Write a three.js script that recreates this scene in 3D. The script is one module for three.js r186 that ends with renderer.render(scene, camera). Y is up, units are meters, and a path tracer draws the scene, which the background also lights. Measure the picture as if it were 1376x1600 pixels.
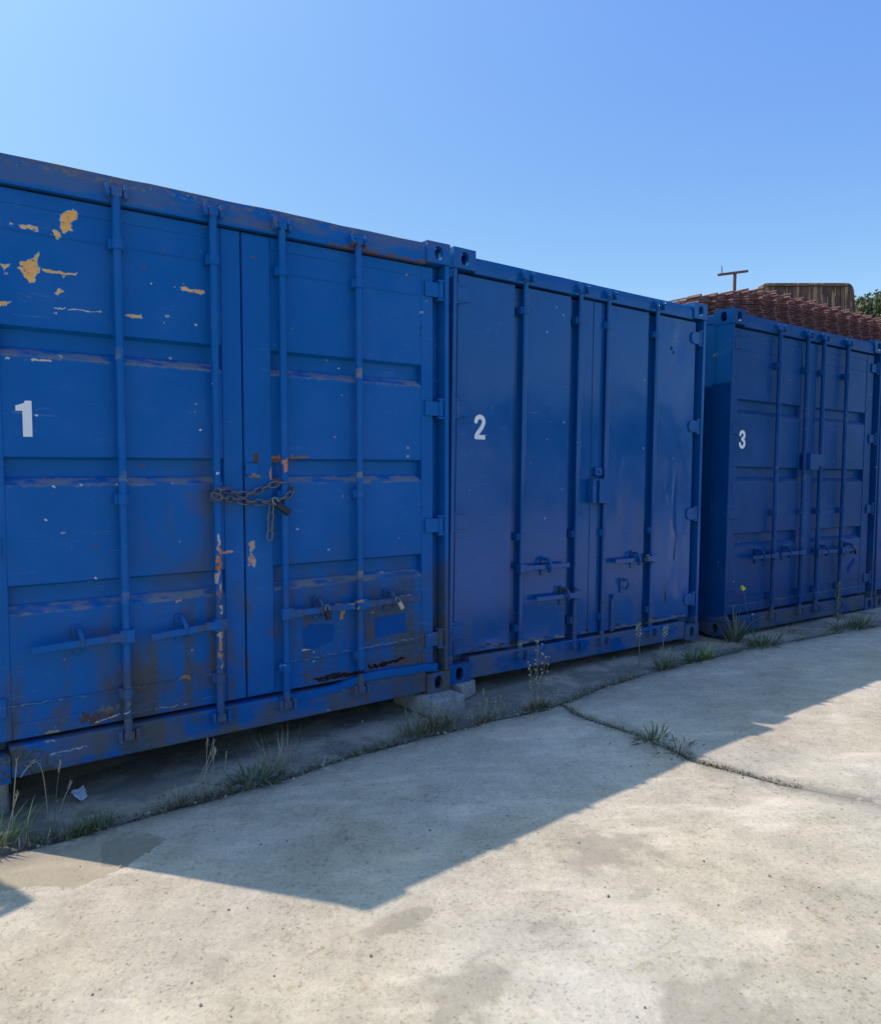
import * as THREE from 'three';
import { RoundedBoxGeometry } from 'three/addons/geometries/RoundedBoxGeometry.js';
import { mergeGeometries, mergeVertices, toCreasedNormals } from 'three/addons/utils/BufferGeometryUtils.js';

// ------------------------------------------------------------------ camera, sky, sun, exposure
const scene = new THREE.Scene();
const camera = new THREE.PerspectiveCamera(68.197, 880 / 1024, 0.05, 900);
camera.position.set(-2.636, 1.3134, 3.545);
camera.up.set(-0.0013, 1, 0.0009);
camera.lookAt(-2.636 + 0.5856, 1.3134 - 0.0581, 3.545 - 0.8085);

const SUN = new THREE.Vector3(-0.3637, 1, -0.5752).normalize();
const EXPOSURE = 1.3;
{
  const w = 1024, h = 512, d = new Float32Array(w * h * 4);
  const air = [.058, .186, .80], low = [.42, .76, .26], haze = [.9, .75, .5], halo = [1.85, 2.65, 1.6];
  for (let j = 0; j < h; j++) for (let i = 0; i < w; i++) {
    const ph = ((i + .5) / w - .5) * 2 * Math.PI, el = ((j + .5) / h - .5) * Math.PI;
    const v = new THREE.Vector3(Math.cos(ph) * Math.cos(el), Math.sin(el), Math.sin(ph) * Math.cos(el));
    const g = Math.acos(Math.min(1, Math.max(-1, v.dot(SUN)))), e = Math.max(0, el);
    const a = Math.exp(-e / .25), b = Math.exp(-e / .08), glow = Math.exp(-g / .35);
    for (let k = 0; k < 3; k++) {
      let c = air[k] + low[k] * a + haze[k] * b + halo[k] * glow;
      if (el < 0) c = [.30, .30, .30][k];
      d[(j * w + i) * 4 + k] = c / EXPOSURE;
    }
    d[(j * w + i) * 4 + 3] = 1;
  }
  const t = new THREE.DataTexture(d, w, h, THREE.RGBAFormat, THREE.FloatType);
  t.mapping = THREE.EquirectangularReflectionMapping; t.magFilter = t.minFilter = THREE.LinearFilter; t.needsUpdate = true;
  scene.background = t; scene.environment = t;
}
const sun = new THREE.DirectionalLight(new THREE.Color(1, .95, .89), 2.5);
sun.target.position.set(1, 0, 0); sun.position.copy(SUN).multiplyScalar(30).add(sun.target.position);
sun.castShadow = true; sun.shadow.radius = 1; sun.shadow.mapSize.set(4096, 4096);
Object.assign(sun.shadow.camera, { left: -14, right: 14, top: 14, bottom: -14, near: 1, far: 80 });
scene.add(sun, sun.target);

// ------------------------------------------------------------------ helpers
function rng(seed) { let a = seed >>> 0; return () => { a = (a + 0x6D2B79F5) | 0; let t = Math.imul(a ^ (a >>> 15), 1 | a); t = (t + Math.imul(t ^ (t >>> 7), 61 | t)) ^ t; return ((t ^ (t >>> 14)) >>> 0) / 4294967296; }; }
const PERM = new Float32Array(65536); { const r = rng(7); for (let i = 0; i < 65536; i++) PERM[i] = r(); }
function vn(x, y) {
  const xi = Math.floor(x), yi = Math.floor(y); let fx = x - xi, fy = y - yi;
  fx = fx * fx * (3 - 2 * fx); fy = fy * fy * (3 - 2 * fy);
  const a = xi & 255, b = (xi + 1) & 255, c = (yi & 255) << 8, e = ((yi + 1) & 255) << 8;
  const p = PERM[c | a], q = PERM[c | b], r = PERM[e | a], s = PERM[e | b];
  return p + (q - p) * fx + (r - p) * fy + (p - q - r + s) * fx * fy;
}
function fbm(x, y, o = 4) { let s = 0, a = .5, t = 0; for (let i = 0; i < o; i++) { s += a * vn(x, y); t += a; x = x * 2.03 + 17.3; y = y * 2.03 + 5.1; a *= .5; } return s / t; }
const ss = (a, b, x) => { const t = Math.min(1, Math.max(0, (x - a) / (b - a))); return t * t * (3 - 2 * t); };
const mix = (a, b, t) => a + (b - a) * t;
const lin = (r, g, b) => new THREE.Color().setRGB(r / 255, g / 255, b / 255, THREE.SRGBColorSpace);
const taken = new Map();
function numbered(n) { const k = taken.get(n) || 0; taken.set(n, k + 1); return k ? n + '_' + String(k).padStart(3, '0') : n; }
function tag(o, label, category, group, kind) { o.userData.label = label; if (category) o.userData.category = category; if (group) o.userData.group = group; if (kind) o.userData.kind = kind; return o; }
function add(parent, name, geo, mat) { const m = new THREE.Mesh(geo, mat); m.name = parent === scene ? numbered(name) : name; m.castShadow = m.receiveShadow = true; parent.add(m); return m; }
function thing(name, label, category, pos = [0, 0, 0], group) { const g = new THREE.Group(); g.name = numbered(name); g.position.set(...pos); tag(g, label, category, group); scene.add(g); return g; }
function nz(g) { g = g.index ? g.toNonIndexed() : g; for (const k of Object.keys(g.attributes)) if (!['position', 'normal', 'uv', 'color'].includes(k)) g.deleteAttribute(k); return g; }
function merge(list) { return mergeGeometries(list.map(nz)); }
function box(x0, x1, y0, y1, z0, z1, r = .004) {
  const w = x1 - x0, h = y1 - y0, d = z1 - z0; r = Math.min(r, w * .45, h * .45, d * .45);
  const g = r > .0005 ? new RoundedBoxGeometry(w, h, d, 1, r) : new THREE.BoxGeometry(w, h, d);
  return g.translate((x0 + x1) / 2, (y0 + y1) / 2, (z0 + z1) / 2);
}
function tube(pts, r, seg = 8, n) { const c = new THREE.CatmullRomCurve3(pts.map(p => new THREE.Vector3(...p))); return new THREE.TubeGeometry(c, n || Math.max(4, pts.length * 4), r, seg, false); }
function cyl(p, q, r0, r1, seg = 10) {
  const a = new THREE.Vector3(...p), b = new THREE.Vector3(...q), d = b.clone().sub(a);
  const g = new THREE.CylinderGeometry(r1, r0, d.length(), seg, 1);
  g.applyQuaternion(new THREE.Quaternion().setFromUnitVectors(new THREE.Vector3(0, 1, 0), d.normalize()));
  return g.translate((a.x + b.x) / 2, (a.y + b.y) / 2, (a.z + b.z) / 2);
}
function custom(pos, idx, uv) {
  const g = new THREE.BufferGeometry(); g.setAttribute('position', new THREE.Float32BufferAttribute(pos, 3));
  g.setAttribute('uv', new THREE.Float32BufferAttribute(uv || new Array(pos.length / 3 * 2).fill(0), 2)); g.setIndex(idx); g.computeVertexNormals(); return g;
}
// ------------------------------------------------------------------ ground shape: an old yard that sinks a little to the left and towards the containers
const KX = [-9, -4, -2.4, -2.04, -1.46, -.5, .45, 1.2, 2.4, 5, 9], KY = [-.26, -.23, -.2, -.178, -.155, -.117, -.08, -.069, -.055, -.066, -.066];
function interp(x, X, Y) { if (x <= X[0]) return Y[0]; for (let i = 1; i < X.length; i++) if (x <= X[i]) return mix(Y[i - 1], Y[i], (x - X[i - 1]) / (X[i] - X[i - 1])); return Y[Y.length - 1]; }
const BX = Array.from({ length: 360 }, (_, i) => { const x = -9 + i * .05; let s = 0; for (let k = -5; k <= 5; k++) s += interp(x + k * .06, KX, KY); return s / 11; });
function yg(x, z) {
  const t = Math.min(358.99, Math.max(0, (x + 9) / .05)), i = Math.floor(t), b = mix(BX[i], BX[i + 1], t - i);
  const zz = z < 0 ? 0 : z < 1.5 ? .045 * z : .0675 + .027 * (1 - Math.exp(-(z - 1.5)));
  return b + zz;
}
const J1X = [-6, -2.35, -1.98, -1.56, -1.2, -.84, -.4, 0, .35, .55, .85, 1.35, 2.05, 2.54, 3.4, 4.2, 6, 12], J1Z = [.2, .24, .28, .31, .33, .30, .34, .385, .45, .43, .37, .325, .345, .35, .45, .54, .6, .7];
const j1 = x => interp(x, J1X, J1Z) + .012 * (vn(x * 9, 3.3) - .5);
const J2Z = [.3, .48, .62, .83, 1.15, 1.28, 1.48, 1.65, 1.87, 2.2, 3.6], J2X = [.50, .47, .41, .39, .37, .34, .29, .31, .34, .46, .6];
const j2 = z => interp(z, J2Z, J2X) + .014 * (vn(z * 11, 8.7) - .5);

// ------------------------------------------------------------------ concrete
const POLY = (pts, x, z) => { let c = false; for (let i = 0, j = pts.length - 1; i < pts.length; j = i++) { const [a, b] = pts[i], [p, q] = pts[j]; if ((b > z) !== (q > z) && x < (p - a) * (z - b) / (q - b) + a) c = !c; } return c; };
function segd(x, z, a, b, c, d) { const vx = c - a, vz = d - b, t = Math.min(1, Math.max(0, ((x - a) * vx + (z - b) * vz) / (vx * vx + vz * vz))); return Math.hypot(x - a - vx * t, z - b - vz * t); }
const BROWN = [[-2.7, .2], [-2.35, .24], [-2.22, .34], [-2.08, .36], [-1.95, .33], [-1.86, .47], [-1.82, .6], [-2.02, .69], [-2.17, .71], [-2.26, .62], [-2.5, .5]];
const GREYP = [[-2.02, .42], [-1.9, .38], [-1.8, .58], [-1.98, .68], [-2.05, .6]];
const OVALS = [[-1.09, 1.94, .06, .03], [-.74, 2.02, .055, .026], [-1.42, 1.66, .07, .03], [-.57, 2.43, .03, .02], [-1.29, 2.02, .05, .03]];
const SOIL2 = [[-1.0, 2.47, .17, .12], [-1.42, 2.02, .14, .1], [-.62, 1.76, .16, .12], [-1.42, 1.64, .12, .05]];
const LINES = [[-1.60, 1.27, -1.56, 1.48], [-1.56, 1.48, -1.50, 1.60], [-1.49, 1.94, -1.28, 1.96], [-1.37, 1.62, -1.28, 1.84], [-.86, 2.36, -.66, 2.3], [-1.52, 1.58, -1.27, 1.51], [-1.28, 1.96, -1.24, 2.12]];
// out: r,g,b (linear), height
function concrete(x, z, o, apron) {
  const n0 = fbm(x * .9 + 3, z * .9 + 7, 3), n1 = fbm(x * 3.1 + 11, z * 3.1, 4), n2 = fbm(x * 14, z * 14 + 9, 3), n3 = vn(x * 95, z * 95), n4 = vn(x * 240 + 3, z * 240);
  let v = .478 + .09 * (n0 - .5) + .15 * (n1 - .5) + .12 * (n2 - .5) + .07 * (n3 - .5) + .06 * (n4 - .5);
  v *= 1 + .10 * (fbm(x * 34 + .5 * z * 34, z * 9 - x * 5, 2) - .5);
  let warm = .5 + .9 * (fbm(x * 1.7 + 31, z * 1.7 + 2, 3) - .5);
  let h = .5 + .25 * (n2 - .5) + .22 * (n3 - .5) + .25 * (n4 - .5);
  // pale cement scum
  const sc = ss(.54, .68, fbm(x * 2.3 + 50, z * 2.6 + 13, 5)); v += .055 * sc; warm -= .15 * sc;
  // fine exposed aggregate
  const ag = vn(x * 150 + 9, z * 150 + 4); if (ag > .78) v -= .2 * (ag - .78) / .22; if (ag < .14) v += .04; const ag2 = vn(x * 70 + 5, z * 70 + 40); if (ag2 > .84) { v -= .07; warm += .5; } else if (ag2 < .1) v += .035;
  const sf = fbm(x * 3.2 + z * 2.1 + 20, (z - x * .6) * 16 + 4, 4); v += .06 * ss(.54, .70, sf) * ss(.38, .6, n1); const sf2 = fbm((x + z) * 2.4 + 70, (x - z) * 9 + 14, 4); v += .04 * ss(.56, .7, sf2); v -= .035 * ss(.55, .68, fbm(x * 2.6 + 9, z * 3.4 + 81, 4));
  // pits
  const cx = Math.floor(x * 26), cz = Math.floor(z * 26), hh = PERM[((cz & 255) << 8) | (cx & 255)], h2 = PERM[((cx & 255) << 8) | (cz & 255)];
  if (hh > .80) { const px = (cx + .25 + .5 * h2) / 26, pz = (cz + .25 + .5 * PERM[(((cz + 77) & 255) << 8) | (cx & 255)]) / 26, r = .0025 + .006 * Math.pow(PERM[(((cx + 31) & 255) << 8) | (cz & 255)], 3); const dd = Math.hypot((x - px) * (1 + h2), (z - pz) * 1.3) + .002 * (n4 - .5); const m = 1 - ss(r * .55, r, dd); v -= .22 * m * (.5 + h2); h -= .55 * m; }
  // hairline cracks
  const cr = Math.abs(fbm(x * 1.1 + 90, z * 1.1 + 40, 5) - .5); if (cr < .0022) { v -= .05; h -= .12; }
  let r = v * (1.205 + .07 * (warm - .35)), g = v * .972, b = v * (.69 - .12 * (warm - .4));
  const tint = (m, R, G, B) => { r = mix(r, R, m); g = mix(g, G, m); b = mix(b, B, m); };
  if (!apron) {
    const wx = x + .05 * (n1 - .5) + .02 * (n2 - .5), wz = z + .05 * (fbm(x * 4 + 70, z * 4, 3) - .5) + .02 * (n3 - .5);
    if (POLY(BROWN, wx, wz)) tint(.6 * ss(.25, .6, .4 * n2 + .6 * n1 + .12), .40, .305, .18);
    if (POLY(GREYP, wx, wz)) tint(.5 * ss(.3, .55, .5 * n2 + .5 * n1 + .08), .25, .20, .13);
    for (const [a, b2, c, d] of OVALS) { const e = Math.hypot((x - a) / c, (z - b2) / d) + .7 * (n2 - .5); tint(.28 * (1 - ss(.6, 1.1, e)), .26, .21, .15); }
    for (const [a, b2, c, d] of SOIL2) { const e = Math.hypot((wx - a) / c, (wz - b2) / d) + 1.5 * (n2 - .5) + .8 * (n1 - .5); tint(.5 * (1 - ss(.6, 1.15, e)), .34, .27, .19); }
    for (const [a, b2, c, d] of LINES) { const e = segd(wx, wz, a, b2, c, d); tint(.42 * (1 - ss(.004, .05, e + .05 * (n2 - .45))) * ss(.42, .66, n2 * .6 + n3 * .4), .64, .54, .38); }
  }
  // dirt washed into the joints
  const dj = Math.min(Math.abs(z - j1(x)), z > .4 ? Math.abs(x - j2(z)) * 1.8 : 9);
  const dirt = (1 - ss(.0, .12 + .16 * n1, dj + .10 * (n2 - .5))); tint(.65 * dirt * ss(.3, .62, n2 + .25 * n3), .17, .145, .115);
  if (apron) { const m = ss(.42, .62, fbm(x * 5 + 2, z * 6 + 44, 4)); tint(.3 + .5 * m, .205, .178, .14); const m2 = ss(.5, .68, n2 * .6 + n3 * .4); tint(.5 * m2, .12, .10, .075); h += .2 * (m - .5); }
  o[0] = r; o[1] = g; o[2] = b; o[3] = h;
}
const l2s = new Uint8Array(4097); for (let i = 0; i <= 4096; i++) { const c = i / 4096; l2s[i] = Math.round(255 * (c <= .0031308 ? 12.92 * c : 1.055 * Math.pow(c, 1 / 2.4) - .055)); }
const enc = v => l2s[v <= 0 ? 0 : v >= 1 ? 4096 : (v * 4096) | 0];
function dataTex(data, w, h, srgb, repeat) { const t = new THREE.DataTexture(data, w, h, THREE.RGBAFormat); if (srgb) t.colorSpace = THREE.SRGBColorSpace; t.magFilter = THREE.LinearFilter; t.minFilter = THREE.LinearMipmapLinearFilter; t.generateMipmaps = true; if (repeat) t.wrapS = t.wrapT = THREE.RepeatWrapping; t.needsUpdate = true; return t; }
function concreteMat(x0, x1, z0, z1, w, h, apron) {
  const d = new Uint8Array(w * h * 4), b = new Uint8Array(w * h * 4), o = [0, 0, 0, 0];
  for (let j = 0; j < h; j++) for (let i = 0; i < w; i++) {
    concrete(mix(x0, x1, (i + .5) / w), mix(z0, z1, (j + .5) / h), o, apron);
    const k = (j * w + i) * 4; d[k] = enc(o[0]); d[k + 1] = enc(o[1]); d[k + 2] = enc(o[2]); d[k + 3] = 255;
    b[k] = b[k + 1] = b[k + 2] = Math.max(0, Math.min(255, o[3] * 255)); b[k + 3] = 255;
  }
  return new THREE.MeshStandardMaterial({ map: dataTex(d, w, h, true), bumpMap: dataTex(b, w, h, false), bumpScale: .0028, roughness: .93 });
}
const soilMat = (() => {
  const n = 512, d = new Uint8Array(n * n * 4), r = rng(4);
  for (let j = 0; j < n; j++) for (let i = 0; i < n; i++) { const v = .10 + .07 * (fbm(i / 24, j / 24, 4) - .5) + .05 * (r() - .5), k = (j * n + i) * 4; d[k] = enc(v * 1.12); d[k + 1] = enc(v * .95); d[k + 2] = enc(v * .72); d[k + 3] = 255; }
  const t = dataTex(d, n, n, true, true); return new THREE.MeshStandardMaterial({ map: t, bumpMap: t, bumpScale: .012, roughness: 1 });
})();
// far ground and soil under the slabs: one sheet to the horizon
{
  const g1 = [], add1 = (a, b, n) => { for (let i = 0; i < n; i++) g1.push(mix(a, b, i / n)); };
  add1(-600, -60, 6); add1(-60, -9, 8); add1(-9, 9, 90); add1(9, 60, 8); add1(60, 600, 6); g1.push(600);
  const pos = [], uv = [], idx = [], n = g1.length;
  for (const z of g1) for (const x of g1) { const inside = x > -14 && x < 20 && z > -10 && z < 14; pos.push(x, yg(x, z) - (inside ? .05 : .02), z); uv.push(x / 1.1, z / 1.1); }
  for (let j = 0; j < n - 1; j++) for (let i = 0; i < n - 1; i++) { const a = j * n + i; idx.push(a, a + n, a + 1, a + 1, a + n, a + n + 1); }
  const m = add(scene, 'ground', custom(pos, idx, uv), soilMat); tag(m, 'bare brown soil under and around the concrete yard', null, null, 'structure');
}
const pavement = new THREE.Group(); pavement.name = 'concrete_pavement'; tag(pavement, 'pale weathered concrete slabs of the yard', null, null, 'structure'); scene.add(pavement);
// slab between four border curves, u along x, v along z
function slab(xa, xb, za, zb, nx, nz_, mat, ux0, ux1, uz0, uz1, name = 'slab') {
  const pos = [], uv = [], idx = [], N = nx + 1, M = nz_ + 1;
  const put = (x, y, z) => { pos.push(x, y, z); uv.push((x - ux0) / (ux1 - ux0), (z - uz0) / (uz1 - uz0)); };
  const P = (i, j) => { const u = i / nx, v = j / nz_; let x = mix(-1, 1, u), z = 0; let zz = mix(za(0), zb(0), v); let xx = mix(xa(zz), xb(zz), u); for (let k = 0; k < 3; k++) { zz = mix(za(xx), zb(xx), v); xx = mix(xa(zz), xb(zz), u); } return [xx, zz]; };
  for (let j = 0; j < M; j++) for (let i = 0; i < N; i++) { const [x, z] = P(i, j); const e = Math.min(i, nx - i, j, nz_ - j) === 0 ? .004 : 0; put(x, yg(x, z) - e + .0025 * (fbm(x * 2.2, z * 2.2, 3) - .5), z); }
  for (let j = 0; j < M - 1; j++) for (let i = 0; i < N - 1; i++) { const a = j * N + i; idx.push(a, a + N, a + 1, a + 1, a + N, a + N + 1); }
  const ring = []; for (let i = 0; i < nx; i++) ring.push([i, 0]); for (let j = 0; j < nz_; j++) ring.push([nx, j]); for (let i = nx; i > 0; i--) ring.push([i, nz_]); for (let j = nz_; j > 0; j--) ring.push([0, j]);
  const base = pos.length / 3; for (const [i, j] of ring) { const a = (j * N + i) * 3; put(pos[a], pos[a + 1], pos[a + 2]); put(pos[a], pos[a + 1] - .1, pos[a + 2]); }
  for (let k = 0; k < ring.length; k++) { const a = base + 2 * k, b = base + 2 * ((k + 1) % ring.length); idx.push(a, b, a + 1, b, b + 1, a + 1); }
  return add(pavement, name, custom(pos, idx, uv), mat);
}
const C = c => () => c;
slab(C(-3.9), z => j2(z) - (.002 + .006 * vn(z * 14, 1.7)) * ss(2.0, 1.6, z) - .0012, x => j1(x) + .006 + .012 * vn(x * 12, 4.4), C(3.25), 180, 110, concreteMat(-3.9, .65, .2, 3.25, 2048, 1400, false), -3.9, .65, .2, 3.25);
slab(z => j2(z) + (.002 + .006 * vn(z * 17, 5.7)) * ss(2.0, 1.6, z) + .0012, C(5.4), x => j1(x) + .006 + .012 * vn(x * 12, 4.4), C(3.25), 180, 100, concreteMat(.25, 5.4, .2, 3.25, 2048, 1200, false), .25, 5.4, .2, 3.25);
slab(C(-3.9), C(5.4), C(-1.6), x => j1(x) - .006 - .014 * vn(x * 9, 2.2), 320, 40, concreteMat(-3.9, 5.4, -1.6, .75, 2048, 512, true), -3.9, 5.4, -1.6, .75);
const concFar = concreteMat(30, 36, 30, 36, 1024, 1024, false); for (const t of [concFar.map, concFar.bumpMap]) t.wrapS = t.wrapT = THREE.MirroredRepeatWrapping;
const farSlab = (x0, x1, z0, z1) => slab(C(x0), C(x1), C(z0), C(z1), 16, 16, concFar, 0, 6, 0, 6);
farSlab(5.42, 12, .72, 3.25); farSlab(5.42, 12, -7, .70); farSlab(-3.9, 5.4, -7, -1.62); farSlab(-10, -3.92, -7, 3.25);
for (const [a, b] of [[-10, -3.92], [-3.9, .6], [.62, 5.4], [5.42, 12]]) farSlab(a, b, 3.27, 8);
for (const [a, b] of [[-10, -3.92], [-3.9, .6], [.62, 5.4], [5.42, 12]]) farSlab(a, b, 8.02, 13.5);

// ------------------------------------------------------------------ container paint: colour and roughness in front-face metres
const TS = 2.7;
function frontUV(g) {
  const p = g.attributes.position, a = new Float32Array(p.count * 2);
  for (let i = 0; i < p.count; i++) { const z = Math.max(p.getZ(i), -.25) + .037; a[2 * i] = (p.getX(i) + .13 - .6 * z) / TS; a[2 * i + 1] = (p.getY(i) + .05 - .35 * z) / TS; }
  g.setAttribute('uv', new THREE.BufferAttribute(a, 2)); return g;
}
function paint(o) {
  const N = o.N, d = new Uint8Array(N * N * 4), rg = new Uint8Array(N * N * 4), S = 1024;
  let st = null;
  if (o.stamps) {
    const cv = document.createElement('canvas'); cv.width = cv.height = S; const c = cv.getContext('2d');
    c.setTransform(S / TS, 0, 0, -S / TS, .13 * S / TS, S - .05 * S / TS);
    const P = (pts, col) => { c.fillStyle = col; c.beginPath(); for (let i = 0; i < pts.length; i += 2) i ? c.lineTo(pts[i], pts[i + 1]) : c.moveTo(pts[0], pts[1]); c.closePath(); c.fill(); };
    const L = (pts, col, w) => { c.strokeStyle = col; c.lineWidth = w; c.beginPath(); for (let i = 0; i < pts.length; i += 2) i ? c.lineTo(pts[i], pts[i + 1]) : c.moveTo(pts[0], pts[1]); c.stroke(); };
    const E = (x, y, a, b, col) => { c.fillStyle = col; c.beginPath(); c.ellipse(x, y, a, b, 0, 0, 7); c.fill(); };
    o.stamps({ P, L, E }); st = c.getImageData(0, 0, S, S).data;
  }
  const s2l = new Float32Array(256); for (let i = 0; i < 256; i++) { const v = i / 255; s2l[i] = v <= .04045 ? v / 12.92 : Math.pow((v + .055) / 1.055, 2.4); }
  const sx = o.seed * 13.7, [br, bg, bb] = o.base;
  for (let j = 0; j < N; j++) for (let i = 0; i < N; i++) {
    const x = (i + .5) / N * TS - .13, y = (j + .5) / N * TS - .05, X = x + sx;
    const n0 = fbm(X * 1.6, y * 1.6, 3), n1 = fbm(X * 7, y * 6 + 20, 4), n2 = vn(X * 60, y * 60), n3 = vn(X * 260, y * 260);
    let m = 1 + .16 * (n0 - .5) + .10 * (n1 - .5) + .05 * (n2 - .5) + .05 * (n3 - .5);
    let r = br * m, g = bg * m, b = bb * m, ro = o.rough + .12 * (n1 - .5) + .06 * (n2 - .5);
    const tint = (t, R, G, B, q) => { r = mix(r, R, t); g = mix(g, G, t); b = mix(b, B, t); ro = mix(ro, q, t); };
    // chalking: paint gone pale in patches
    tint(o.chalk * ss(.5, .72, n0 * .6 + n1 * .4), .09, .17, .36, .75);
    // run-off streaks of dirt, grained
    const zone = o.zone(x, y, n1);
    if (zone > 0) { const s = ss(.42, .66, .55 * fbm(X * 16, y * 1.7 + 4, 4) + .45 * fbm(X * 4.1, y * 4.4 + 60, 4)); tint(zone * s, .088 + .03 * (n2 - .5), .092 + .03 * (n2 - .5), .078, .85); const q = ss(.56, .7, fbm(X * 9 + 40, y * 6, 4)); tint(zone * q * .55, .12, .085, .055, .9); }
    if (o.head && y > 2.465) { const s = ss(.40, .62, fbm(X * 5 + 9, y * 11, 4)); tint(o.head * s,   .15, .15, .125, .9); const q = ss(.58, .7, fbm(X * 9 + 3, y * 20, 4)); tint(o.head * q * .7, .17, .11, .075, .9); }
    for (const yl of o.ledges || []) { const e = Math.abs(y - yl); if (e < .03 && ((x > .178 && x < 1.1) || (x > 1.355 && x < 2.26))) { const s = ss(.25, .6, fbm(X * 12, y * 30 + yl * 9, 3)); tint(o.ledge * s * (1 - ss(.014, .03, e + .012 * (n2 - .5))), .29, .275, .20, .95); } }
    if (o.sill && y < .165) { const s = ss(.32, .6, fbm(X * 6, y * 14 + 8, 4)); tint(o.sill * s, .135, .125, .10, .9); }
    // chips: tiny flakes
    const cx = Math.floor(x * 22), cy = Math.floor(y * 22), h1 = PERM[(((cy + o.seed * 31) & 255) << 8) | (cx & 255)], h2 = PERM[(((cx + 99) & 255) << 8) | (cy & 255)];
    if (h1 < o.specks) { const px = (cx + .2 + .6 * h2) / 22, py = (cy + .2 + .6 * PERM[(((cx + 5) & 255) << 8) | ((cy + 50) & 255)]) / 22; const rr = .002 + .005 * h2 * h2; const dd = Math.hypot((x - px) / (1 + 2 * (h1 / o.specks) * h2), y - py) + .004 * (n3 - .5); if (dd < rr) h1 < o.specks * .55 ? tint(.75, .42, .40, .40, .8) : tint(.8, .20, .09, .06, .9); }
    // fine scratches
    const sc = fbm(X * 1.1 + 7, y * 26 + 3 * n0, 3); if (Math.abs(sc - .5) < .003 && n1 > .56) tint(.35, .16, .24, .42, .6);
    if (st) {
      const n4 = vn(X * 130 + 5, y * 130), wx = x + .012 * (n1 - .5) + .010 * (n2 - .5) + .006 * (n4 - .5), wy = y + .010 * (vn(X * 55 + 30, y * 55) - .5) + .005 * (vn(X * 140, y * 140 + 9) - .5);
      const u = ((wx + .13) / TS * S) | 0, v = (S - (wy + .05) / TS * S) | 0; if (u >= 0 && v >= 0 && u < S && v < S) { const k = (v * S + u) * 4, al = st[k + 3] / 255; if (al > .02) { const f = .86 + .3 * (n2 * .5 + n1 * .5); const mot = al > .95 ? (n2 * .35 + n4 * .4 + n3 * .25 > .27 ? 1 : .15) : ss(.86 - al, 1.12 - al, n2 * .35 + n1 * .35 + n4 * .3); tint(mot, s2l[st[k]] * f, s2l[st[k + 1]] * f, s2l[st[k + 2]] * f, .85); } }
    }
    const k = (j * N + i) * 4; d[k] = enc(r); d[k + 1] = enc(g); d[k + 2] = enc(b); d[k + 3] = 255;
    rg[k] = 0; rg[k + 1] = Math.max(0, Math.min(255, ro * 255)); rg[k + 2] = 0; rg[k + 3] = 255;
  }
  return new THREE.MeshPhysicalMaterial({ map: dataTex(d, N, N, true), roughnessMap: dataTex(rg, N, N, false), roughness: 1, metalness: 0, specularIntensity: o.spec ?? 1 });
}
const SL = [[.70, .82], [1.24, 1.36], [1.78, 1.90]];
const ledgeY = SL.map(s => s[0] + .018);
const OR = '#f2b566', RU = '#a8552f', PR = '#b9b4ad';
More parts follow.
